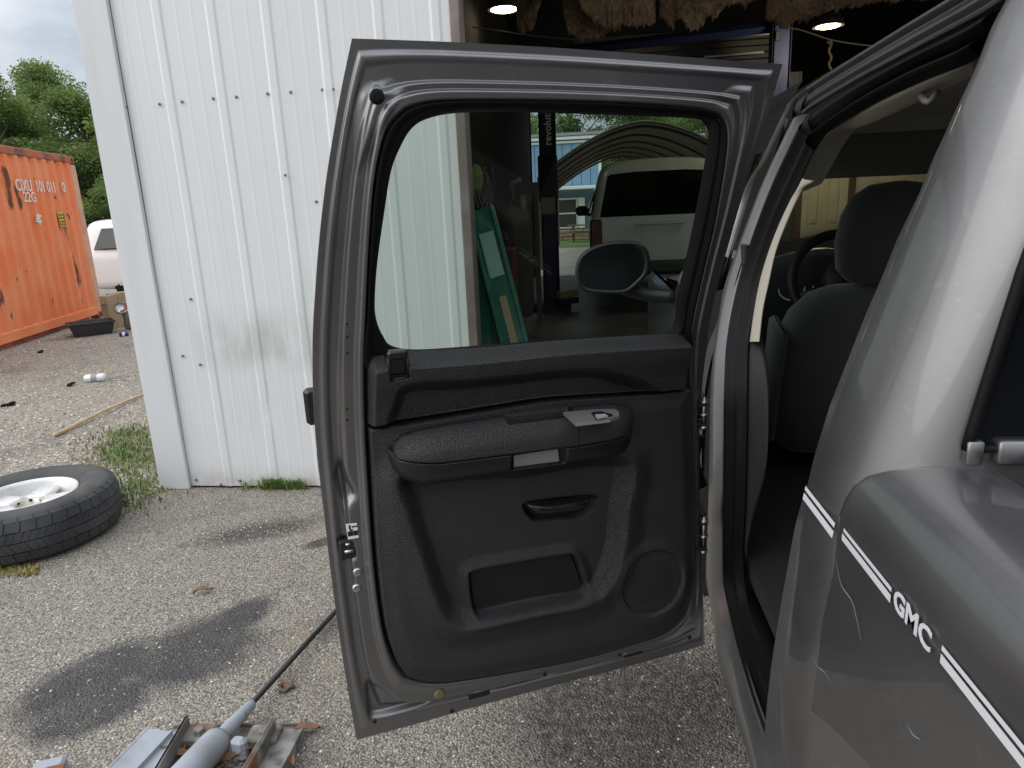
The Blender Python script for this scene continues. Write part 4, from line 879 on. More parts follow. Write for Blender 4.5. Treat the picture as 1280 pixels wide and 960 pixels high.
# ================================================================== VEHICLES BEYOND
m_silver = mat('white_vehicle_paint', (.52, .56, .55), .3, .15, .6, var=(3, (.47, .50, .49), .4, .7)); m_tail = mat('red_lens', (.10, .006, .008), .15, 0, .8)
m_blkwin = mat('black_privacy_glass', (.004, .005, .006), .06); m_bump = mat('dark_bumper', (.02, .02, .021), .5)
def suv(name, xc, yr, zb, wid, hgt, length, face, label, m_body=m_silver, lens=m_tail, two_tone=False):
    """estate body lofted from the rear face forward; face=+1 drives away along +y"""
    root = empty(name, (xc, yr, 0), label, 'suv'); hw = wid/2
    def secp(sw, zr, z_low):
        half = [(0, z_low), (.78*hw, z_low), (.96*hw, z_low+.07), (.99*hw*sw, .55*hgt*.5), (1.0*hw*sw, .44*hgt), (.99*hw*sw, .57*hgt), (.955*hw*sw, .62*hgt), (.90*hw*sw, min(zr-.22, .78*hgt)), (.83*hw*sw, zr-.14), (.74*hw*sw, zr-.07), (.55*hw*sw, zr-.025), (.25*hw*sw, zr-.003), (0, zr)]
        P = cr_(np.array(half), 30); return np.vstack([P, (P*[-1, 1])[::-1][1:-1]])
    st_ = [(-.02, .90, .99*hgt-.06, .34), (0.0, .97, .995*hgt-.02, .30), (.06, .995, hgt-.005, .26), (.3, 1, hgt, .24), (length*.35, 1, hgt+.015, .24), (length*.58, 1, hgt-.01, .24), (length*.66, .99, hgt-.12, .24), (length*.74, .985, .62*hgt+.03, .24), (length*.9, .97, .585*hgt, .24), (length, .88, .54*hgt, .30)]
    V = []
    for y, sw, zr, zl in st_:
        P = secp(sw, zr, zl)
        # glass house leans forward at the tail
        V.append(np.stack([xc+P[:, 0], yr+face*(y+np.where(P[:, 1] > .60*hgt, (P[:, 1]-.60*hgt)*.22, 0)*(y < .31)), zb+P[:, 1]], 1))
    n = len(V[0]); k = len(V); V = np.vstack(V); cap = [tuple(range(n))[::-1 if face > 0 else 1], tuple((k-1)*n+i for i in range(n))]
    body = mk('body', V, gridF(n, k, True, face < 0)+cap, m_body, root)
    def quad(pts, nm, m, off=.03, par=root, sub=10):
        P = np.array([(xc+x*hw, yr+face*(max(0, z-.60*hgt)*.22-.02-off), zb+z) for x, z in pts]); return mk(nm, np.vstack([P, P+[0, face*.05, 0]]), [tuple(range(len(P)))]+[(i, (i+1) % len(P), len(P)+(i+1) % len(P), len(P)+i) for i in range(len(P))], m, par, False)
    z0, z1 = .60*hgt, .895*hgt
    quad([(-.845, z0), (.845, z0), (.84, z0+.05), (.735, z1-.03), (.70, z1), (.35, z1+.025), (-.35, z1+.025), (-.70, z1), (-.735, z1-.03), (-.84, z0+.05)], 'rear_window', m_blkwin, .008)
    gt = quad([(-.80, .26*hgt), (.80, .26*hgt), (.83, .60*hgt), (-.83, .60*hgt)], 'tailgate', m_body, .012)
    b = MB(); b.box((xc, yr-face*.05, zb+.545*hgt), (wid*.36, .03, .035), bev=.008); b.build('tailgate_handle', m_chrome, gt)
    b = MB(); b.add([(xc-.75*hw, yr-face*.036, zb+.525*hgt), (xc+.8*hw, yr-face*.036, zb+.575*hgt), (xc+.8*hw, yr-face*.03, zb+.585*hgt), (xc-.75*hw, yr-face*.03, zb+.54*hgt)], [(0, 1, 2, 3)]); 
    for sgn in (-1, 1):
        b = MB(); b.box((xc+sgn*hw*.905, yr-face*.012, zb+.475*hgt), (hw*.17, .09, .22*hgt), bev=.02); b.build('tail_light', lens, root)
        b = MB(); mx_ = xc+sgn*(hw+.13); b.box((mx_, yr+face*length*.62, zb+.64*hgt), (.24, .12, .19), bev=.05); b.tube([(mx_, yr+face*length*.62, zb+.62*hgt), (xc+sgn*hw*.95, yr+face*length*.63, zb+.60*hgt)], .03, 8); b.build('side_mirror', m_bump, root, True)
        b = MB(); b.box((xc+sgn*hw*.94, yr+face*length*.33, zb+.74*hgt), (.02, length*.48, .26*hgt*.8), bev=.01, ax=[(1, 0, sgn*.35), (0, 1, 0), (-sgn*.35, 0, 1)]); b.build('side_window', m_blkwin, root)
        P = np.array([(xc+sgn*(hw*.968+.012), yr+face*.30, zb+.63*hgt), (xc+sgn*(hw*.968+.012), yr+face*1.5, zb+.63*hgt), (xc+sgn*(hw*.845+.02), yr+face*1.5, zb+.885*hgt), (xc+sgn*(hw*.845+.02), yr+face*.50, zb+.885*hgt)]); mk('quarter_window', np.vstack([P, P-[sgn*.06, 0, 0]]), [(0, 1, 2, 3), (0, 4, 5, 1), (1, 5, 6, 2), (2, 6, 7, 3), (3, 7, 4, 0)], m_blkwin, root, False)
        for yy in (.20, .80):
            b = MB(); b.lathe([(.0001, .11), (.20, .11), (.24, .12), (.34, .11), (.385, .08), (.39, -.08), (.34, -.11), (.0001, -.11)], (xc+sgn*hw*.86, yr+face*length*yy, zb+.38), (sgn, 0, 0), 28); b.build('wheel', m_rubber, root, True)
    b = MB(); b.box((xc, yr-face*.08, zb+.235*hgt), (wid*.98, .22, .10*hgt), bev=.05); b.build('rear_bumper', m_bump, root)
    return root
# raised a little on the lift arms, tail towards the camera
suv('parked_suv', 1.10, 10.8, .20, 2.10, 2.10, 5.1, 1, 'white suv seen from behind through the door glass')
sv = suv('parked_suv', -11.5, 15.9, -.02, 2.0, 1.84, 5.0, 1, 'white suv standing sideways behind the orange container', mat('pinkish_white_paint', (.74, .70, .68), .3, 0, .6), mat('faded_red_lens', (.22, .07, .06), .25, 0, .5))
sv.rotation_euler.z = -math.pi/2
# ================================================================== BEYOND THE BAY
m_bsid = mat('blue_board_siding', (.20, .34, .50), .6, var=(2, (.17, .29, .43), .4, .7)); m_bsid2 = mat('slate_blue_wall', (.10, .15, .20), .7)
m_stone = mat('tan_stone', (.30, .20, .13), .8, var=(4, (.20, .13, .09), .4, .7))
hs = empty('blue_house', (-3.0, 36, 0), 'blue house with white trim and porch beyond the bay', 'house')
b = MB(); b.box((-6, 38.6, 2.3), (13.3, 5, 4.6)); b.build('wall', m_bsid2, hs)
xx = .72
k = 0
while xx > -8:
    b = MB(); b.box((xx-.23, 36.0, 3.70), (.44, .06, 2.2), bev=.012); b.build('siding_board', m_bsid, hs); xx -= .46
b = MB(); b.box((-5.9, 35.9, 4.88), (13.4, .3, .14)); b.box((-5.9, 35.97, 4.70), (13.3, .2, .10)); b.box((.72, 35.93, 3.75), (.14, .14, 2.0)); b.box((-6, 35.4, 2.50), (13.8, .9, .16), bev=.02); b.build('fascia', m_white, hs)
b = MB(); b.box((-6, 38.6, 5.05), (13.9, 5.8, .14)); b.build('roof', m_roofm, hs)
for x in (.50, -3.4, -7.0):
    b = MB(); b.box((x, 35.2, 1.45), (.17, .17, 2.0), bev=.01); b.build('porch_post', m_white, hs)
for x in (-.92, -2.62):
    b = MB(); b.box((x, 36.03, 1.28), (1.02, .10, 1.50), bev=.02); f = b.build('window', m_white, hs)
    b = MB(); b.box((x, 35.97, 1.64), (.86, .03, .62)); b.box((x, 35.97, .94), (.86, .03, .62)); b.build('pane', mat('dull_pane', (.06, .055, .05), .2), f)
b = MB(); b.box((-.22, 36.02, 1.28), (.34, .06, 1.5), bev=.02); b.build('shutter', m_white, hs)
b = MB(); rr_ = np.random.default_rng(5)
sx_ = -8.5
for row in range(3):
    x = -8.5+rr_.uniform(0, .3)
    while x < 1.2:
        w_ = rr_.uniform(.45, .85); b.box((x+w_/2, 34.9+rr_.uniform(-.03, .03), .09+.17*row), (w_*.95, .5, .155), bev=.03); x += w_
b.build('stone_base', m_stone, hs)
pt = empty('picnic_table', (-.05, 33.0, 0), 'weathered picnic table on the lawn by the blue house', 'picnic table'); m_wd = mat('weathered_wood', (.12, .095, .075), .9)
b = MB(); b.box((.0, 33, .76), (1.7, .75, .05)); b.build('tabletop', m_wd, pt); b = MB(); b.box((0, 32.4, .45), (1.7, .26, .05)); b.box((0, 33.6, .45), (1.7, .26, .05)); b.build('bench_plank', m_wd, pt)
for x in (-.6, .6):
    for s_ in (-1, 1):
        b = MB(); b.tube([(x, 33+s_*.62, .0), (x, 33+s_*.2, .76)], .05, 6); b.build('leg', m_wd, pt)
cp = empty('arched_carport', (1.5, 24, 0), 'brown arched metal carport roof behind the white suv', 'carport'); m_cp = mat('rusty_brown_sheet', (.10, .075, .06), .55, .2, var=(3, (.16, .12, .095), .4, .7))
xa = np.linspace(-1.25, 4.3, 60); V = []; nyc = 34
def zarch(x): u = (x-1.45)/2.7; return 3.62-1.25*abs(u)**1.7
for y in np.linspace(18.6, 31.0, nyc):
    for i, x in enumerate(xa): V.append((x, y, zarch(x)+.03*math.cos(y*14)))
for y in np.linspace(18.6, 31.0, nyc):
    for i, x in enumerate(xa): V.append((x, y, zarch(x)+.03*math.cos(y*14)+.06))
q = 60*nyc; mk('roof_sheet', V, gridF(60, nyc, False, True)+[tuple(i+q for i in f) for f in gridF(60, nyc)]+[(i, i+1, i+1+q, i+q) for i in range(59)], m_cp, cp)
for y in (18.8, 21, 23.2, 25.4, 27.6, 29.8):
    b = MB(); b.tube([(x, y, zarch(x)-.10) for x in xa[::2]], .045, 6); b.build('rafter', m_cp, cp, True)
for x in (-1.2, 4.25):
    for y in (18.8, 24.5, 30.8):
        b = MB(); b.box((x, y, 1.2), (.10, .10, 2.4)); b.build('post', m_cp, cp)

# ================================================================== LEFT YARD
ca, cb_ = gnd(0, 440), gnd(128, 397); cdv = (cb_-ca)/np.linalg.norm(cb_-ca); cnv = np.array([cdv[1], -cdv[0], 0]); cb_ = cb_+cdv*.05
m_or = mat('faded_orange_paint', (.80, .225, .085), .55, spec=.3, var=[(2.0, (.80, .29, .14), .4, .65), (2.6, (.16, .07, .035), .645, .68, (1, 1, .35)), (9, (.16, .07, .035), .67, .71, (1, 1, .4))], rvar=(4, .45, .7))
m_orp = mat('faded_tan_orange', (.62, .36, .24), .6, var=(5, (.50, .25, .15), .45, .7)); m_rust = mat('rusty_orange_rail', (.42, .12, .06), .65, var=(4, (.16, .07, .045), .45, .65))
cont = empty('shipping_container', cb_-cdv*3.0-cnv*1.2, 'orange corrugated shipping container streaked with rust', 'shipping container')
def CP(a, n, z): return cb_-cdv*a+cnv*n+np.array([0, 0, z])
cax = [cdv, cnv, np.array([0, 0, 1.])]; CH = 2.88; CL = 6.06
V = []; pts = []; a = .16
while a < CL-.16:
    for da, n in ((0, -.006), (.072, -.006), (.130, -.064), (.212, -.064), (.278, -.006)): pts.append((a+da, n))
    a += .278
pts = [p for p in pts if p[0] <= CL-.14]
for z in (.22, CH-.12):
    for a, n in pts: V.append(CP(a, n, z))
side = mk('corrugated_side', V, gridF(len(pts), 2), m_or, cont, False)
b = MB(); b.box(CP(CL/2, -1.22, CH/2+.06), (CL-.1, 2.34, CH-.26), ax=cax); b.build('container_body', m_or, cont)
b = MB(); b.box(CP(CL/2, -.03, CH-.06), (CL-.2, .06, .12), ax=cax, bev=.012); b.build('top_rail', m_rust, cont); b = MB(); b.box(CP(CL/2, -.03, .155), (CL-.2, .06, .15), ax=cax, bev=.01); b.build('bottom_rail', m_or, cont)
b = MB(); b.box(CP(CL*.42, -.09, .045), (CL*.7, .05, .12), ax=cax); b.build('skid_rail', m_rust, cont)
for a, m_ in ((.075, m_orp), (CL-.075, m_or)):
    b = MB(); b.box(CP(a+.0, -.07, CH/2), (.19, .15, CH-.3), ax=cax, bev=.012); b.build('corner_post', m_, cont)
for a in (.085, CL-.085):
    for z in (.075, CH-.07):
        b = MB(); b.box(CP(a, -.075, z), (.178, .165, .118), ax=cax, bev=.012); cc = b.build('corner_casting', m_rust, cont); b = MB(); b.box(CP(a, .0085, z), (.06, .004, .075), ax=cax, bev=.0015); b.build('casting_slot', m_black, cc)
m_ctx = mat('worn_white_lettering', (.74, .70, .66), .6)
def ctext(s, px, h, m_=m_ctx, sx=1., bold=.01, z=None):
    P = plane(px[0], px[1], cb_, cnv); return text_mesh('container_lettering', s, m_, P+cnv*.004, cdv, (0, 0, 1), h, cont, .002, bold, sx)
ctext('CIXU  101 011', (20.5, 238), .245, sx=.80); ctext('0', (78.5, 240), .235, sx=.9); ctext('22G', (30, 252), .215); ctext('▬▬' if False else '97', (47.5, 282), .11)
b = MB()
for k, (w_, o) in enumerate(((.17, 0), (.13, .02), (.17, 0))): b.box(plane(48, 270+4*k*.8, cb_, cnv)+cnv*.006-cdv*o, (w_, .004, .025), ax=cax)
for o in (-.06, 0.03): b.box(plane(48+o*20, 273, cb_, cnv)+cnv*.007, (.025, .004, .15), ax=cax)
b.build('container_mark', m_ctx, cont); b = MB(); b.box(plane(76.5, 274, cb_, cnv)+cnv*.006, (.19, .006, .24), ax=cax, bev=.002); pa_ = b.build('yellow_placard', mat('yellow_placard', (.62, .40, .05), .6), cont)
b = MB()
for dz in (.07, .02, -.04, -.085):
    for k in range(3): b.box(plane(76.5, 274, cb_, cnv)+cnv*.010+cdv*(-.06+.06*k)+[0, 0, dz], (.038, .003, .026), ax=cax)
b.build('placard_print', m_black, pa_)
# black plastic bin lying by the corner
bn = gnd(116, 418)+np.array([0, 0, 0]); binr = empty('plastic_tray', bn, 'black plastic tray lying at the container corner', 'tray'); b = MB()
ang = .75; u_ = np.array([math.cos(ang), math.sin(ang), 0]); v_ = np.array([-math.sin(ang), math.cos(ang), 0]); 
def trapbox(b, c, l0, w0, l1, w1, h, th=.02):
    o = [(-1, -1), (1, -1), (1, 1), (-1, 1)]; P = lambda l, w, z: [c+u_*a*l/2+v_*d*w/2+np.array([0, 0, z]) for a, d in o]
    Rg = P(l0, w0, 0)+P(l1, w1, h)+P(l1-2*th, w1-2*th, h)+P(l0-2*th, w0-2*th, th); b.add(Rg, [(i+4*k, (i+1) % 4+4*k, (i+1) % 4+4*k+4, i+4*k+4) for k in range(3) for i in range(4)]+[(3, 2, 1, 0), (12, 13, 14, 15)])
trapbox(b, bn, .50, .34, .62, .44, .20); b.build('tray_shell', mat('faded_black_plastic', (.03, .031, .034), .45), binr); b = MB()
for s_ in (-1, 1): b.box(bn+v_*s_*.22+[0, 0, .20], (.66, .03, .02), ax=[u_, v_, (0, 0, 1)], bev=.006); b.box(bn+u_*s_*.31+[0, 0, .2], (.03, .44, .02), ax=[u_, v_, (0, 0, 1)], bev=.006)
b.build('tray_rim', m_plain, binr)
# cardboard boxes with a chrome headlamp on them
m_card = mat('brown_cardboard', (.36, .26, .165), .85, var=(4, (.28, .20, .12), .4, .7)); m_tape = mat('packing_tape', (.42, .33, .2), .35)
def carton(px, Y_, zb, w_, d_, h_, lab, grp=None):
    c = pl(px, 400, 1, Y_); c[2] = zb; r = empty('cardboard_box', c, lab, 'box', 'cardboard boxes by the container'); b = MB(); b.box(c+[0, 0, h_/2], (w_, d_, h_), bev=.006); b.build('carton', m_card, r)
    b = MB(); b.box(c+[0, 0, h_+.001], (.06, d_*1.002, .003)); b.box(c+[0, -d_/2-.001, h_-.06], (.06, .003, .12)); b.build('tape', m_tape, r)
    b = MB(); b.box(c+[0, -d_/2-.003, h_*.74], (w_*.98, .004, .012)); b.build('flap_edge', mat('carton_edge', (.16, .11, .07), .9), r); return c
carton(141, 10.6, 0, .115, .30, .55, 'narrow tall cardboard box next to the container post')
carton(153.5, 10.9, 0, .21, .34, .56, 'wider cardboard box behind the chrome headlamp')
t = empty('chrome_headlamp', pl(152, 405, 1, 10.35), 'chrome headlamp unit dumped in front of the cardboard boxes', 'headlamp'); b = MB(); c = pl(152, 385, 1, 10.35)
b.lathe([(.0001, -.08), (.07, -.07), (.12, -.01), (.125, .01), (.11, .02)], c, (.2, -.6, .75), 24); b.build('chrome_bowl', m_chrome, t, True); b = MB(); b.tube([c+[0, .03, -.03], c+[.03, .05, -.16], c+[.01, .04, -.28]], [.05, .06, .04], 10); b.box(c+[.05, .06, -.30], (.16, .12, .10), bev=.02); b.build('housing', mat('grey_brown_housing', (.16, .14, .12), .5), t)
t = empty('blue_can', gnd(156, 418), 'small blue and white can below the boxes', 'can'); b = MB(); c = gnd(155, 418, .03); b.lathe([(.0001, -.06), (.032, -.058), (.032, .058), (.0001, .06)], c, (.9, .3, 0), 16); b.build('can_body', mat('blue_can', (.03, .05, .20), .35, .5), t, True); b = MB(); b.lathe([(.0325, -.02), (.0325, .02)], c, (.9, .3, 0), 16); b.build('can_band', m_white, t, True)
t = empty('drink_can', gnd(119, 474), 'crushed white drink can on the gravel', 'can'); c = gnd(119, 472.5, .04); b = MB(); b.lathe([(.0001, -.11), (.040, -.105), (.047, -.09), (.047, .09), (.040, .105), (.0001, .11)], c, (.97, .25, 0), 18); b.build('can_body', mat('white_can', (.74, .74, .74), .35, .3), t, True); b = MB(); b.lathe([(.049, -.03), (.049, .03)], c, (.97, .25, 0), 18); b.build('can_print', m_greyins, t, True)
b = MB(); p0, p1 = gnd(68, 544, .02), gnd(182, 491, .02); b.tube(cr_(np.array([p0, (p0+p1)/2+[0, 0, .012], p1]), 12), np.linspace(.017, .012, 12), 8); tagp(b.build('wooden_stick', mat('bare_wood', (.55, .43, .27), .7, var=(9, (.42, .31, .18), .4, .7)), None, True), 'long pale wooden stick lying on the gravel', 'stick')
b = MB(); 
for p, s_ in (((87, 481), .05), ((10, 506), .06), ((50, 440), .04)):
    c = gnd(*p, .012); b = MB(); b.box(c, (s_*2.0, s_, .024), rz=p[0], bev=.008); b.box(c+[s_*.5, .02, .016], (s_, s_*.6, .02), rz=p[0]+1, bev=.006); tagp(b.build('rubber_scrap', m_rubber, None, False), {87: 'black scrap of rubber beside the drink can', 10: 'black scrap of rubber left of the gravel yard edge', 50: 'black scrap of rubber near the container foot'}[p[0]], 'scrap')

# ================================================================== GROUND
def ground_mat():
    m = bpy.data.materials.new('pebbly_asphalt'); m.use_nodes = True; t = m.node_tree; p = t.nodes['Principled BSDF']; p.inputs['Roughness'].default_value = .85; p.inputs['Specular IOR Level'].default_value = .25
    g = N(t, 'ShaderNodeNewGeometry'); sx = N(t, 'ShaderNodeSeparateXYZ'); t.links.new(g.outputs['Position'], sx.inputs[0])
    def noise(sc, det=6, st=(1, 1, 1), rough=.6):
        mpn = N(t, 'ShaderNodeMapping'); mpn.inputs['Scale'].default_value = st; n = N(t, 'ShaderNodeTexNoise'); n.inputs['Scale'].default_value = sc; n.inputs['Detail'].default_value = det; n.inputs['Roughness'].default_value = rough
        t.links.new(g.outputs['Position'], mpn.inputs[0]); t.links.new(mpn.outputs[0], n.inputs['Vector']); return n.outputs[0]
    def vor(sc, feat='F1'):
        n = N(t, 'ShaderNodeTexVoronoi', feature=feat); n.inputs['Scale'].default_value = sc; t.links.new(g.outputs['Position'], n.inputs['Vector']); return n
    def mr(a, lo, hi, o0=0., o1=1.):
        q = N(t, 'ShaderNodeMapRange'); q.inputs[1].default_value = lo; q.inputs[2].default_value = hi; q.inputs[3].default_value = o0; q.inputs[4].default_value = o1; t.links.new(a, q.inputs[0]); return q.outputs[0]
    def mix(a, b, f):
        x = N(t, 'ShaderNodeMix', data_type='RGBA')
        for s_, k in ((a, 'A'), (b, 'B')):
            if isinstance(s_, tuple): x.inputs[k].default_value = (*s_, 1)
            else: t.links.new(s_, x.inputs[k])
        if isinstance(f, float): x.inputs[0].default_value = f
        else: t.links.new(f, x.inputs[0])
        return x.outputs['Result']
    def op(o, a, b):
        q = N(t, 'ShaderNodeMath', operation=o)
        for i, s_ in enumerate((a, b)):
            if isinstance(s_, (int, float)): q.inputs[i].default_value = s_
            else: t.links.new(s_, q.inputs[i])
        return q.outputs[0]
    def stones(v):
        r = N(t, 'ShaderNodeValToRGB'); e = r.color_ramp; e.interpolation = 'CONSTANT'
        cols = [(0, (.165, .15, .13)), (.13, (.375, .33, .265)), (.34, (.265, .235, .195)), (.5, (.44, .395, .325)), (.66, (.315, .27, .215)), (.78, (.365, .35, .325)), (.92, (.62, .585, .52))]
        e.elements[0].position = 0; e.elements[0].color = (*cols[0][1], 1); e.elements[1].position = cols[1][0]; e.elements[1].color = (*cols[1][1], 1)
        for q, c in cols[2:]: k = e.elements.new(q); k.color = (*c, 1)
        s_ = N(t, 'ShaderNodeSeparateColor'); t.links.new(v.outputs['Color'], s_.inputs[0]); t.links.new(s_.outputs[0], r.inputs[0]); return r.outputs[0]
    v1, v2, v3 = vor(125), vor(210), vor(62)
    near = mix(stones(v1), stones(v2), mr(noise(40, 2), .45, .55))
    near = mix(near, (.13, .12, .108), mr(v1.outputs['Distance'], .45, .85))
    grav = mix(stones(v3), (.10, .09, .08), mr(v3.outputs['Distance'], .40, .75)); grav = mix(grav, stones(v1), mr(noise(25, 2), .48, .56))
    grav = mix(grav, (.44, .39, .33), .25)
    zone = op('ADD', op('MULTIPLY', sx.outputs['X'], -.62), op('MULTIPLY', sx.outputs['Y'], 1.0)); zone = op('ADD', zone, op('MULTIPLY', noise(2.2), 1.2))
    f = mr(zone, 6.2, 6.8)
    col = mix(near, grav, f)
    # worn dark aggregate, sandy tracks, oil stain with its own outline
    col = mix(col, (.10, .093, .084), op('MULTIPLY', mr(noise(1.5, 7), .52, .68), .55))
    col = mix(col, (.40, .32, .23), op('MULTIPLY', mr(noise(1.1, 8, (1, 1, 1), .65), .56, .72), .50))
    def ell(c, d, a, b_):
        """soft ellipse field (1 at the rim) on the ground: centre, long direction, half sizes"""
        mpn = N(t, 'ShaderNodeMapping', vector_type='TEXTURE'); mpn.inputs['Location'].default_value = (c[0], c[1], 0); mpn.inputs['Rotation'].default_value = (0, 0, math.atan2(d[1], d[0])); mpn.inputs['Scale'].default_value = (a, b_, 1)
        t.links.new(g.outputs['Position'], mpn.inputs[0]); ln = N(t, 'ShaderNodeVectorMath', operation='LENGTH'); t.links.new(mpn.outputs[0], ln.inputs[0]); return ln.outputs['Value']
    E = []
    for c, dd, a, b_ in STAINS: E.append(ell(c, dd, a, b_))
    s_ = E[0]
    for e in E[1:]: s_ = op('SMOOTH_MIN', s_, e); s_.node.inputs[2].default_value = .35
    s_ = op('ADD', s_, op('MULTIPLY', op('SUBTRACT', noise(7, 6), .5), .55))
    sf = mr(s_, 1.2, .72)
    col = mix(col, (.040, .041, .046), op('MULTIPLY', sf, mr(noise(5, 5), .3, .7, .70, .92)))
    t.links.new(col, p.inputs['Base Color']); t.links.new(mr(sf, 0, 1, .85, .62), p.inputs['Roughness'])
    wz = op('ADD', op('SMOOTH_MIN', ell(*DARKZ[0]), ell(*DARKZ[1])), op('MULTIPLY', op('SUBTRACT', noise(3, 7), .5), .9))  # shade beside truck and door put into the colour, along with darker aggregate
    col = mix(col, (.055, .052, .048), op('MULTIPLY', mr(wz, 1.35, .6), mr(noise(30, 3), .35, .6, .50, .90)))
    t.links.new(col, p.inputs['Base Color'])
    # light stones keep showing through: relief
    h = op('MULTIPLY', v1.outputs['Distance'], -1.0); h3 = op('MULTIPLY', v3.outputs['Distance'], -2.0)
    hm = N(t, 'ShaderNodeMix', data_type='FLOAT'); t.links.new(f, hm.inputs[0]); t.links.new(h, hm.inputs[2]); t.links.new(h3, hm.inputs[3])
    hh = op('ADD', hm.outputs[0], op('MULTIPLY', noise(4), 1.5))
    b = N(t, 'ShaderNodeBump'); b.inputs['Strength'].default_value = .9; b.inputs['Distance'].default_value = .008; t.links.new(hh, b.inputs['Height']); t.links.new(b.outputs[0], p.inputs['Normal'])
    return m
def gxy(px, py): q = gnd(px, py); return (q[0], q[1])
def stn(pa, pb, half):
    a, c = np.array(gxy(*pa)), np.array(gxy(*pb)); return (tuple((a+c)/2), tuple(c-a), np.linalg.norm(c-a)/2, half)
STAINS = [stn((10, 905), (200, 800), .17), stn((150, 845), (325, 785), .23), stn((30, 925), (190, 850), .15), stn((250, 800), (338, 748), .11), stn((378, 685), (425, 672), .05)]
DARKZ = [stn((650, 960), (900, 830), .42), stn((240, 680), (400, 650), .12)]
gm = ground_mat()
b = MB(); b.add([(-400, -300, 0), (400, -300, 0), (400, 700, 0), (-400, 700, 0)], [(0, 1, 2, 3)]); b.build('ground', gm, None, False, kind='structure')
m_conc = mat('pale_concrete_apron', (.36, .35, .31), .85, var=[(1.5, (.28, .27, .24), .4, .7), (9, (.42, .40, .36), .6, .8)]); m_lawn = mat('lawn_grass', (.10, .17, .04), .95, bump=('noise', 30, .8, .05), var=(.8, (.15, .19, .06), .4, .7))
b = MB(); b.add([(-2.7, 17.03, .004), (9, 17.03, .004), (9, 28.5, .004), (-2.7, 28.5, .004)], [(0, 1, 2, 3)]); b.build('driveway', m_conc, None, False, kind='structure')
b = MB(); b.add([(-40, 28.5, .006), (40, 28.5, .006), (40, 120, .006), (-40, 120, .006)], [(0, 1, 2, 3)]); b.build('lawn', m_lawn, None, False, kind='structure')
b = MB(); b.add([(-80, 24, .004), (-14.5, 24, .004), (-14.5, 120, .004), (-80, 120, .004)], [(0, 1, 2, 3)]); b.build('far_field', m_lawn, None, False, kind='structure')
# loose stones
def pebbles(name, n, region, smin, smax, cols, sd_):
    r = np.random.default_rng(sd_); P = region(r, n); n = len(P); V = []; base = np.array([(1, 0, 0), (.3, .95, .1), (-.8, .6, 0), (-.8, -.6, .1), (.3, -.95, 0), (.1, .05, .75), (0, 0, -.4)]); Fb = [(0, 1, 5), (1, 2, 5), (2, 3, 5), (3, 4, 5), (4, 0, 5)]
    s_ = smin*(smax/smin)**(r.random(n)**2.2); a = r.uniform(0, 6.28, n); q = r.uniform(.55, 1, n)
    Vb = base[:6]; x = Vb[None, :, 0]*q[:, None]; y = np.repeat(Vb[None, :, 1], n, 0); z = Vb[None, :, 2]*r.uniform(.6, 1, n)[:, None]
    x = x+r.normal(0, .12, x.shape); y = y+r.normal(0, .12, y.shape)
    X = (x*np.cos(a)[:, None]-y*np.sin(a)[:, None])*s_[:, None]+P[:, :1]; Y_ = (x*np.sin(a)[:, None]+y*np.cos(a)[:, None])*s_[:, None]+P[:, 1:2]; Zz = z*s_[:, None]+.0005
    V = np.stack([X, Y_, Zz], 2).reshape(-1, 3); F = (np.array(Fb)[None]+6*np.arange(n)[:, None, None]).reshape(-1, 3)
    me = bpy.data.meshes.new(name); me.vertices.add(len(V)); me.vertices.foreach_set('co', V.ravel()); me.loops.add(len(F)*3); me.loops.foreach_set('vertex_index', F.ravel()); me.polygons.add(len(F)); me.polygons.foreach_set('loop_start', np.arange(len(F))*3)
    mi = np.repeat(r.choice(len(cols), n, p=[c[1] for c in cols]), 5)
    for c in cols: me.materials.append(c[0])
    me.polygons.foreach_set('material_index', mi); me.update(); me.validate()
    o = bpy.data.objects.new(name, me); COL.objects.link(o); o['kind'] = 'stuff'; return o
pc_ = [(mat('tan_pebble', (.46, .40, .31), .85), .30), (mat('pale_pebble', (.64, .60, .54), .85), .18), (mat('grey_pebble', (.30, .285, .27), .85), .26), (mat('brown_pebble', (.28, .21, .155), .85), .14), (mat('dark_pebble', (.09, .085, .08), .85), .12)]
def in_stain(P):
    k = np.zeros(len(P), bool)
    for c, d, a, w_ in STAINS:
        d = np.array(d)/np.linalg.norm(d); q = P-np.array(c); k |= ((q@d)/a)**2+((q@np.array([-d[1], d[0]]))/w_)**2 < 1.0
    return k & (np.random.default_rng(4).random(len(P)) < .8)
def reg_near(r, n):
    P = np.stack([r.uniform(-2.9, .6, n), r.uniform(1.2, 3.84, n)], 1); return P[(P[:, 0] < .45) & ~in_stain(P) & ~((P[:, 0] > -.45) & (r.random(len(P)) < .75))]
def reg_far(r, n):
    y = 3.3+7.5*r.random(n)**1.5; x = -2.78-r.random(n)*(1.2+.75*(y-1.5)); return np.stack([x, y], 1)
pebbles('loose_pebbles', 46000, reg_near, .0016, .0062, pc_, 11)
pebbles('yard_gravel', 34000, reg_far, .005, .016, pc_, 12)
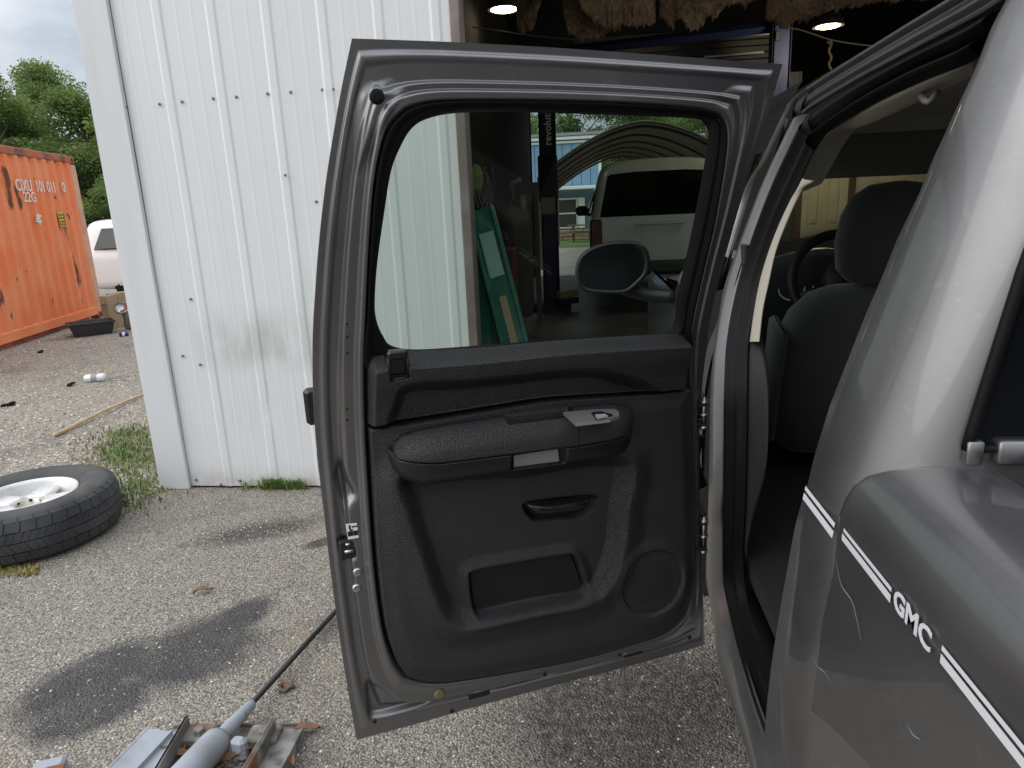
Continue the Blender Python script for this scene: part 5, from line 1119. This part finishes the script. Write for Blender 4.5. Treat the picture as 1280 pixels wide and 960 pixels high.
# ------------------------------------------------------------------ weeds
m_grass = mat('weed_green', (.11, .20, .045), .7, var=(6, (.20, .24, .07), .4, .7)); m_dry = mat('dry_grass', (.30, .24, .13), .9)
def weeds(name, n, pos, hmin, hmax, m, sd_):
    r = np.random.default_rng(sd_); V = []; F = []
    for i in range(n):
        x, y = pos(r); h = r.uniform(hmin, hmax); a = r.uniform(0, 6.28); le = r.uniform(.2, .9)*h; w = r.uniform(.0025, .006); dx, dy = math.cos(a), math.sin(a); b0 = len(V)
        V += [(x-dy*w, y+dx*w, 0), (x+dy*w, y-dx*w, 0), (x+dx*le*.4+dy*w*.8, y+dy*le*.4-dx*w*.8, h*.6), (x+dx*le*.4-dy*w*.8, y+dy*le*.4+dx*w*.8, h*.6), (x+dx*le, y+dy*le, h*r.uniform(.6, 1))]
        F += [(b0, b0+1, b0+2, b0+3), (b0+3, b0+2, b0+4)]
    mk(name, V, F, m, None, False, kind='stuff')
clump = [gnd(*p)[:2] for p in ((150, 545), (160, 560), (172, 540), (185, 552), (150, 575), (165, 590), (178, 605), (158, 618), (190, 575), (172, 570), (145, 560), (168, 625))]
def wpos(r): c = clump[r.integers(len(clump))]; return c[0]+r.normal(0, .10), c[1]+r.normal(0, .12)
weeds('green_weeds', 1500, wpos, .015, .075, m_grass, 1)
cl2 = [gnd(*p)[:2] for p in ((345, 606), (358, 603), (372, 605), (380, 604), (352, 605), (312, 609))]
def wpos2(r): c = cl2[r.choice(6, p=[.24, .26, .2, .12, .14, .04])]; return c[0]+r.normal(0, .035), min(3.855, c[1]+r.normal(-.03, .03))
weeds('wall_foot_weeds', 420, wpos2, .02, .10, m_grass, 2)
def wpos3(r): c = clump[r.integers(len(clump))]; return c[0]+r.normal(.03, .2), c[1]+r.normal(0, .22)
weeds('dry_grass', 1500, wpos3, .01, .04, m_dry, 3)
def wpos4(r): c = gnd(10+r.uniform(-40, 40), 712+r.uniform(-6, 10))[:2]; return c[0], c[1]
weeds('dry_grass', 300, wpos4, .01, .03, mat('ochre_grass', (.30, .25, .07), .9), 4)
m_leaf = mat('dead_leaf', (.22, .125, .075), .8, var=(20, (.20, .10, .05), .4, .7))
def leaf(px, z, L_, a, tilt, lab):
    c = gnd(px[0], px[1], z); n = 7; V = []
    for i in range(n):
        t = i/(n-1); w = .32*L_*math.sin(math.pi*t)**.8+.002; x = (t-.5)*L_; zc = .012*math.sin(t*5)+.01*t
        for s_, e in ((-1, .010), (0, 0), (1, .012)): V.append((x, s_*w*.5, zc+e))
    V = np.array(V); ca_, sa_ = math.cos(a), math.sin(a); X = V[:, 0]*ca_-V[:, 1]*sa_; Y_ = V[:, 0]*sa_+V[:, 1]*ca_; V = np.stack([X, Y_, V[:, 2]+X*tilt+.010], 1)+c
    return mk('dead_leaf', V, gridF(3, n), m_leaf, None, True, label=lab, cat='leaf', group='dead leaves by the ram')
for i, (p, z, L_, a, ti, lab) in enumerate([((230, 938), .01, .10, 2.1, .1, 'brown leaf lying between the grey channel and the blade'), ((224, 950), .02, .09, .6, -.1, 'brown leaf nearest the picture edge inside the grey channel'), ((300, 950), .01, .13, .5, .15, 'largest dead leaf just right of the grey ram'), ((312, 942), .02, .11, .9, -.1, 'dead leaf tucked under the right rail beside the ram'), ((384, 916), 0, .09, .2, .1, 'dead leaf on the pebbles right of the right rail'), ((362, 956), 0, .08, 2.4, .1, 'dead leaf below the right rail'), ((255, 742), 0, .09, .3, .15, 'curled dead leaf lying above the dark oil stain')]): leaf(p, z, L_, a, ti, lab)
# ------------------------------------------------------------------ the loose wheel
wh = empty('loose_wheel', gnd(28, 640), 'worn black truck tyre on alloy rim lying flat on the gravel', 'wheel')
wc = gnd(31, 611, .275); wc[2] = 0; WR, WH = .44, .275
m_tyre = mat('dusty_tyre_rubber', (.038, .040, .043), .85, bump=('noise', 90, .5, .004), var=[(5, (.075, .077, .08), .4, .7), (14, (.075, .07, .062), .6, .8)])
nseg = 256; pr = [(.245, .035), (.27, .015), (.34, .0), (.395, .012), (.424, .032), (.437, .055), (.440, .09), (.441, .1375), (.440, .185), (.437, .222), (.424, .246), (.395, .264), (.36, .274), (.32, .275), (.28, .262), (.258, .245), (.245, .22)]
pr = [(r_*WR/.44, h) for r_, h in pr]; V = []
for i, (r_, h) in enumerate(cr_(np.array(pr), 44)):
    for k in range(nseg):
        th_ = 2*math.pi*k/nseg; blk = (k//5) % 2; rr_ = r_; hh = h
        if r_ > .40: rr_ = r_-.008
        V.append((wc[0]+rr_*math.cos(th_), wc[1]+rr_*math.sin(th_), hh))
m_groove = mat('dusty_groove', (.085, .084, .080), .9, bump=('noise', 70, .5, .004), var=(7, (.055, .055, .054), .4, .7))
ty = mk('tyre', V, gridF(nseg, 44, True)+[], m_groove, wh)
b = MB(); npit = 40; r_t = np.random.default_rng(9)
def tb(th0, th1, h0, h1, skew, ro, rtop=None, lean=0.):
    """one tread block: outer face on the tread, sides down into the groove"""
    O_, I_ = [], []; nsub = 3
    for hh, sk in ((h0, 0.), (h1, skew)):
        for q_ in np.linspace(0, 1, nsub):
            a = th0+(th1-th0)*q_+sk; rr = ro if hh == h0 or rtop is None else rtop
            for lst, dr in ((O_, 0), (I_, -.018)): lst.append((wc[0]+(rr+dr)*math.cos(a), wc[1]+(rr+dr)*math.sin(a), hh))
    V_ = O_+I_; n = nsub; F_ = [(i, i+1, n+i+1, n+i) for i in range(n-1)]; m2 = 2*n
    F_ += [(i, i+m2, i+1+m2, i+1) for i in range(n-1)]+[(n+i, n+i+1, n+i+1+m2, n+i+m2) for i in range(n-1)]+[(0, n, n+m2, m2), (n-1, n-1+m2, 2*n-1+m2, 2*n-1)]
    b.add(V_, F_)
dt = 2*math.pi/npit
for k in range(npit):
    t0 = k*dt; j = r_t.uniform(-.003, .003)
    tb(t0+.008, t0+dt-.006, .196+j, .244, .022, .4425, .428); tb(t0+.010, t0+dt-.008, .246, .262, .0, .426, .402)
    tb(t0+.006+.05, t0+dt*.56+.05, .142, .190+j, .055, .443); tb(t0+dt*.60+.05, t0+dt+.05, .142, .190, .055, .443)
    tb(t0+.004, t0+dt*.47, .088, .136, -.055, .443); tb(t0+dt*.51, t0+dt, .088+j, .136, -.055, .443)
    tb(t0+.07, t0+dt+.056, .036, .082, -.02, .430, .4425)
b.build('tread_blocks', m_tyre, ty, False, kind='stuff')
m_alloy = mat('dull_alloy', (.72, .71, .69), .45, .55, var=(8, (.50, .46, .40), .55, .75)); b = MB()
b.lathe([(.246, .228), (.252, .240), (.246, .247), (.236, .246), (.228, .228), (.215, .175), (.205, .150), (.12, .165), (.10, .172), (.085, .168), (.080, .120), (.0001, .115)], wc, (0, 0, 1), 64); rim = b.build('rim', m_alloy, wh, True)
b = MB()
for k in range(5):
    a = .5+2*math.pi*k/5; d = np.array([math.cos(a), math.sin(a), 0]); q = np.array([-d[1], d[0], 0]); b.box(wc+d*.155+[0, 0, .186], (.17, .12, .035), ax=[d, q, (0, 0, 1)], bev=.012)
b.build('spoke', m_alloy, rim, True); b = MB(); b.lathe([(.09, .175), (.084, .195), (.060, .192), (.055, .150), (.0001, .15)], wc, (0, 0, 1), 40); b.build('centre_bore', mat('dirty_rim_edge', (.50, .47, .41), .4, .6), rim, True)
b = MB()
for k in range(6): a = 2*math.pi*k/6; b.lathe([(.014, .17), (.012, .18), (.0001, .178)], wc+[.068*math.cos(a), .068*math.sin(a), .012], (0, 0, 1), 10)
b.build('stud_hole', m_black, rim)
# ------------------------------------------------------------------ hydraulic ram frame at the bottom edge, rod running under the door
m_bg = mat('chalky_blue_grey_paint', (.34, .37, .41), .6, var=[(9, (.26, .27, .28), .45, .7), (22, (.20, .10, .06), .66, .74)]); m_rs = mat('rusty_grey_steel', (.19, .175, .155), .85, bump=('noise', 50, .6, .004), var=[(9, (.33, .33, .32), .45, .6), (14, (.10, .085, .07), .52, .66), (6, (.24, .085, .04), .56, .66)])
ram = empty('hydraulic_ram', gnd(285, 940), 'grey hydraulic ram on a rusty steel frame with a black rod', 'hydraulic ram')
rd = gnd(414, 768, .02)-gnd(292, 898, .05); rdn = rd/np.linalg.norm(rd)
p_n, p_f = gnd(293, 903, .06), gnd(416, 766, .02)
b = MB(); b.tube([p_n, p_f+rdn*.45], .0105, 12); b.build('rod', mat('black_rod', (.02, .02, .021), .4), ram, True)
fw = rdn*np.array([1, 1, 0]); fw /= np.linalg.norm(fw); sd2 = np.array([fw[1], -fw[0], 0]); up = np.array([0, 0, 1.])
b = MB(); b.lathe([(.0001, -.10), (.014, -.098), (.018, -.085), (.023, .0), (.026, .09), (.0001, .09)], p_n+rdn*(-.0), -rdn, 20); b.build('rod_eye', m_bg, ram, True)
c0_ = p_n-rdn*.075; b = MB(); b.lathe([(.0001, -.01), (.034, -.006), (.044, .012), (.046, .03), (.046, .50), (.0001, .50)], c0_, -rdn, 32); b.build('cylinder', m_bg, ram, True)
def rail_(pa, pb, z, w_, h_, nm, m, lip=True, over_=.35):
    a, c = gnd(*pa, z), gnd(*pb, z); d = (a-c); d[2] = 0; d /= np.linalg.norm(d); q = np.array([d[1], -d[0], 0]); c = c-d*over_; Lh = np.linalg.norm(a-c); b = MB(); b.box((a+c)/2, (Lh, w_, h_), ax=[d, q, up], bev=min(.006, h_*.3)); 
    if lip: b.box((a+c)/2+q*(w_/2)-[0, 0, .03], (Lh, .008, .075), ax=[d, q, up]); b.box((a+c)/2-q*(w_/2)-[0, 0, .03], (Lh, .008, .075), ax=[d, q, up])
    return b.build(nm, m, ram)
rail_((200, 913), (160, 955), .075, .085, .012, 'channel_rail', m_bg); rail_((236, 902), (214, 940), .07, .010, .06, 'blade', m_rs, False); rail_((343, 906), (318, 950), .07, .016, .06, 'blade', m_rs, False); rail_((362, 912), (338, 955), .035, .085, .010, 'flat_rail', m_rs)
rail_((214, 920), (190, 955), .06, .05, .012, 'channel_rail', m_bg, True)
b = MB(); a, c = gnd(212, 920, .012), gnd(368, 918, .012); d = (c-a)/np.linalg.norm(c-a); q = np.array([-d[1], d[0], 0]); b.box((a+c)/2-q*.02, (np.linalg.norm(c-a), .10, .012), ax=[d, q, up], bev=.003); b.box((a+c)/2+q*.03+[0, 0, .012], (np.linalg.norm(c-a), .006, .012), ax=[d, q, up]); b.build('cross_plate', m_rs, ram)
for px_ in ((249, 917), (330, 918)):
    b = MB(); c = gnd(*px_, .05); b.box(c-[0, 0, .012], (.10, .075, .045), ax=[d, q, up], bev=.006); b.build('lug', m_rs, ram); b = MB(); b.lathe([(.018, -.01), (.018, .016), (.013, .019), (.0001, .019)], c+[.01, -.01, .014], (0, 0, 1), 6); b.build('bolt', m_rs, ram)
b = MB(); b.box(gnd(300, 935, .05), (.05, .035, .075), ax=[sd2, fw, up], bev=.01); b.build('clevis', m_bg, ram)
t = empty('corner_bracket', gnd(62, 957), 'rusty grey bracket edge at the bottom of the picture', 'bracket'); b = MB(); b.box(gnd(62, 962, .04), (.09, .05, .05), rz=.4, bev=.008); b.build('plate', m_bg, t); b = MB(); b.box(gnd(68, 962, .066), (.05, .03, .006), rz=.4); b.build('rust_patch', mat('plain_rust', (.22, .09, .045), .9), t)
t = empty('hex_nut', gnd(355, 862), 'grey steel nut lying on the pebbles beside the rod', 'nut'); c = gnd(355, 862, .0); b = MB(); b.lathe([(.010, .002), (.022, .002), (.022, .020), (.010, .020)], c, (.2, -.3, 1), 6, True); b.build('nut_body', m_rs, t); b = MB(); b.tube([c+[.0, 0, .012], c+[.035, .012, .010]], .010, 8); b.build('bolt_stub', m_rs, t, True)

# ================================================================== TREES
def leafmat(name, c):
    m = bpy.data.materials.new(name); m.use_nodes = True; t = m.node_tree; t.nodes.clear(); o = N(t, 'ShaderNodeOutputMaterial'); d = N(t, 'ShaderNodeBsdfDiffuse'); tr = N(t, 'ShaderNodeBsdfTranslucent'); x = N(t, 'ShaderNodeMixShader'); x.inputs[0].default_value = .42
    d.inputs[0].default_value = (*c, 1); tr.inputs[0].default_value = (c[0]*1.5, c[1]*1.6, c[2]*1.0, 1); t.links.new(d.outputs[0], x.inputs[1]); t.links.new(tr.outputs[0], x.inputs[2]); t.links.new(x.outputs[0], o.inputs[0]); return m
m_lf = [leafmat('leaf_green', (.14, .19, .075)), leafmat('leaf_light', (.19, .245, .10)), leafmat('leaf_dark', (.095, .14, .058))]
m_bark = mat('grey_bark', (.14, .115, .09), .9, bump=('noise', 12, .6, .03))
def tree_mesh(seed_, h, rx, nl, leaf_, low=.15, clumps=26):
    r = np.random.default_rng(seed_); b = MB(); tw = .016*h+.05
    trunk = cr_(np.array([(0, 0, 0), (r.normal(0, .1), r.normal(0, .1), h*.3), (r.normal(0, .25), r.normal(0, .25), h*.6), (r.normal(0, .3), r.normal(0, .3), h*.88)]), 16); b.tube(trunk, np.linspace(tw, tw*.2, 16), 8)
    cs = []
    for k in range(clumps):
        z = h*(low+(.98-low)*(k+.5)/clumps)+r.normal(0, h*.02); f = (z/h-low)/(1-low); env = rx*max(.05, math.sin(math.pi*min(1, .12+.88*(max(f, 0)**.8))))**.6*(1 if f < .7 else 1-.55*(f-.7)/.3)
        a = r.uniform(0, 6.28)+k*2.4; q = env*r.uniform(.25, .95); c = np.array([math.cos(a)*q, math.sin(a)*q, z]); cs.append((c, rx*r.uniform(.22, .42)))
        st = trunk[min(15, int(15*min(1, max(.15, (z-.18*h)/h/.88))))]; m_ = (st+c)/2+[0, 0, -.05*h*.3]; b.tube(cr_(np.array([st, m_, c]), 8), np.linspace(tw*.32, tw*.06, 8), 5)
    V = []; mi = []
    per = nl//clumps
    for c, rad in cs:
        n = int(per*r.uniform(.6, 1.5)); d = r.normal(size=(n, 3)); d /= np.linalg.norm(d, axis=1)[:, None]; P = c+d*(rad*r.random(n)**.45)[:, None]*np.array([1, 1, .72]); P += r.normal(0, .05*rad, P.shape)
        nv = r.normal(size=(n, 3))+d*.6+[0, 0, .5]; nv /= np.linalg.norm(nv, axis=1)[:, None]; u = np.cross(nv, r.normal(size=(n, 3))); u /= np.linalg.norm(u, axis=1)[:, None]; w = np.cross(nv, u); s_ = leaf_*r.uniform(.6, 1.3, n)[:, None]
        V.append(np.stack([P-u*s_, P+w*s_*.55, P+u*s_, P-w*s_*.55], 1)); k = r.integers(0, 3); mi.append(np.where(r.random(n) < .65, k, r.integers(0, 3, n)))
    V = np.concatenate(V).reshape(-1, 3); n = len(V)//4; mi = np.concatenate(mi)
    me = bpy.data.meshes.new('crown'); me.vertices.add(len(V)); me.vertices.foreach_set('co', V.ravel()); me.loops.add(4*n); me.loops.foreach_set('vertex_index', np.arange(4*n)); me.polygons.add(n); me.polygons.foreach_set('loop_start', np.arange(n)*4)
    for m_ in m_lf: me.materials.append(m_)
    me.polygons.foreach_set('material_index', mi); me.update(); me.validate()
    tm = bpy.data.meshes.new('trunk'); tm.from_pydata([tuple(v) for v in b.V], [], b.F); tm.materials.append(m_bark); tm.polygons.foreach_set('use_smooth', [True]*len(tm.polygons)); tm.update()
    return me, tm
def plant(kind, x, y, sc, rot, label, group):
    r = bpy.data.objects.new('tree', None); COL.objects.link(r); r.location = (x, y, 0); r.rotation_euler = (0, 0, rot); r.scale = (sc[0], sc[0], sc[1]); tagp(r, label, 'tree', group)
    for nm, me in zip(('crown', 'trunk'), kind): o = bpy.data.objects.new(nm, me); COL.objects.link(o); o.parent = r
KA = tree_mesh(1, 10.5, 4.0, 26000, .085); KB = tree_mesh(2, 10.5, 3.2, 22000, .085, .12, 22); KC = tree_mesh(3, 9.5, 4.4, 24000, .09, .2, 24)
LT = [(KA, -27, 31, (1.0, .93)), (KB, -23.4, 31.5, (1.05, .93)), (KC, -19.6, 31, (1.0, .90)), (KA, -29, 37, (1.05, 1.12)), (KB, -32, 30, (1.1, 1.08)), (KB, -16.3, 33, (1.0, .84)), (KC, -24.5, 39, (1.1, 1.05)), (KA, -20.5, 41, (1.1, 1.0)), (KC, -15, 42, (1.1, .9)), (KB, -36, 38, (1.2, 1.15)), (KC, -28.5, 33.5, (1.1, .95)), (KA, -22, 35, (1.1, .95))]
lab_l = ['tallest leafy tree over the left end of the orange container', 'rounded green tree above the middle of the orange container', 'lower green tree above the lettering end of the container', 'tall tree behind the tallest one on the left', 'tree cut by the left edge of the picture', 'green tree between the container post and the white wall', 'tree behind the rounded one over the container', 'tree in the second row over the container lettering', 'far tree showing above the white suv roof', 'far left tree outside the yard', 'bushy tree filling the gap at the left edge of the picture', 'bushy tree behind the container door end']
for i, (k, x, y, s_) in enumerate(LT): plant(k, x, y, (s_[0], s_[1]*(.86 if x < -24 else .80)), i*1.3, lab_l[i], 'trees behind the container')
for i, (k, x, y, s_, lab) in enumerate([(KC, -23, 27, (.55, .34), 'low dense bush behind the lettered end of the container'), (KA, -18.6, 27, (.6, .36), 'low bush between the container post and the white suv'), (KC, -15.0, 28, (.6, .33), 'low bush behind the white suv roof'), (KB, -27.5, 27, (.7, .36), 'low bush behind the middle of the container')]):
    plant(k, x, y, s_, i*1.9, lab, 'bushes behind the container'); COL.objects[-1].parent.name = 'bush'; COL.objects[-1].parent['category'] = 'bush'
RT = [(KB, -6.5, 46, (1.1, 1.12)), (KA, -1.2, 47, (1.0, 1.05)), (KC, 3.2, 50, (.85, .92)), (KB, 8.4, 49, (1.0, 1.0)), (KA, 12.5, 47, (1.0, .95)), (KC, 17, 50, (1.1, .9)), (KA, -11, 50, (1.2, 1.1)), (KB, 5.6, 62, (1.1, .95)), (KC, 10.5, 64, (1.2, 1.0))]
lab_r = ['tree left of the lift post behind the blue house', 'tree rising over the right end of the blue house', 'thin tree above the middle of the arched carport', 'tree above the right half of the carport', 'dense tree at the right edge of the door glass', 'tree right of the carport hidden by the window frame', 'tree far left behind the blue house', 'far tree seen through the gap over the carport', 'far tree behind the dense one on the right']
for i, (k, x, y, s_) in enumerate(RT): plant(k, x, y, s_, i*1.7+.4, lab_r[i], 'trees beyond the bay')
# unseen trees added behind and to the right of the camera, darkening door reflections
for i, (k, x, y, s_) in enumerate([(KA, 9, -30, (1.3, .95)), (KC, 17, -26, (1.3, 1.0)), (KB, 24, -20, (1.4, 1.0)), (KC, 29, -11, (1.3, 1.0)), (KA, 2, -33, (1.3, .9)), (KB, 30, -1, (1.3, 1.0))]):
    plant(k, x, y, s_, i*2.1, 'unseen leafy tree added behind the camera', 'added trees behind the camera')
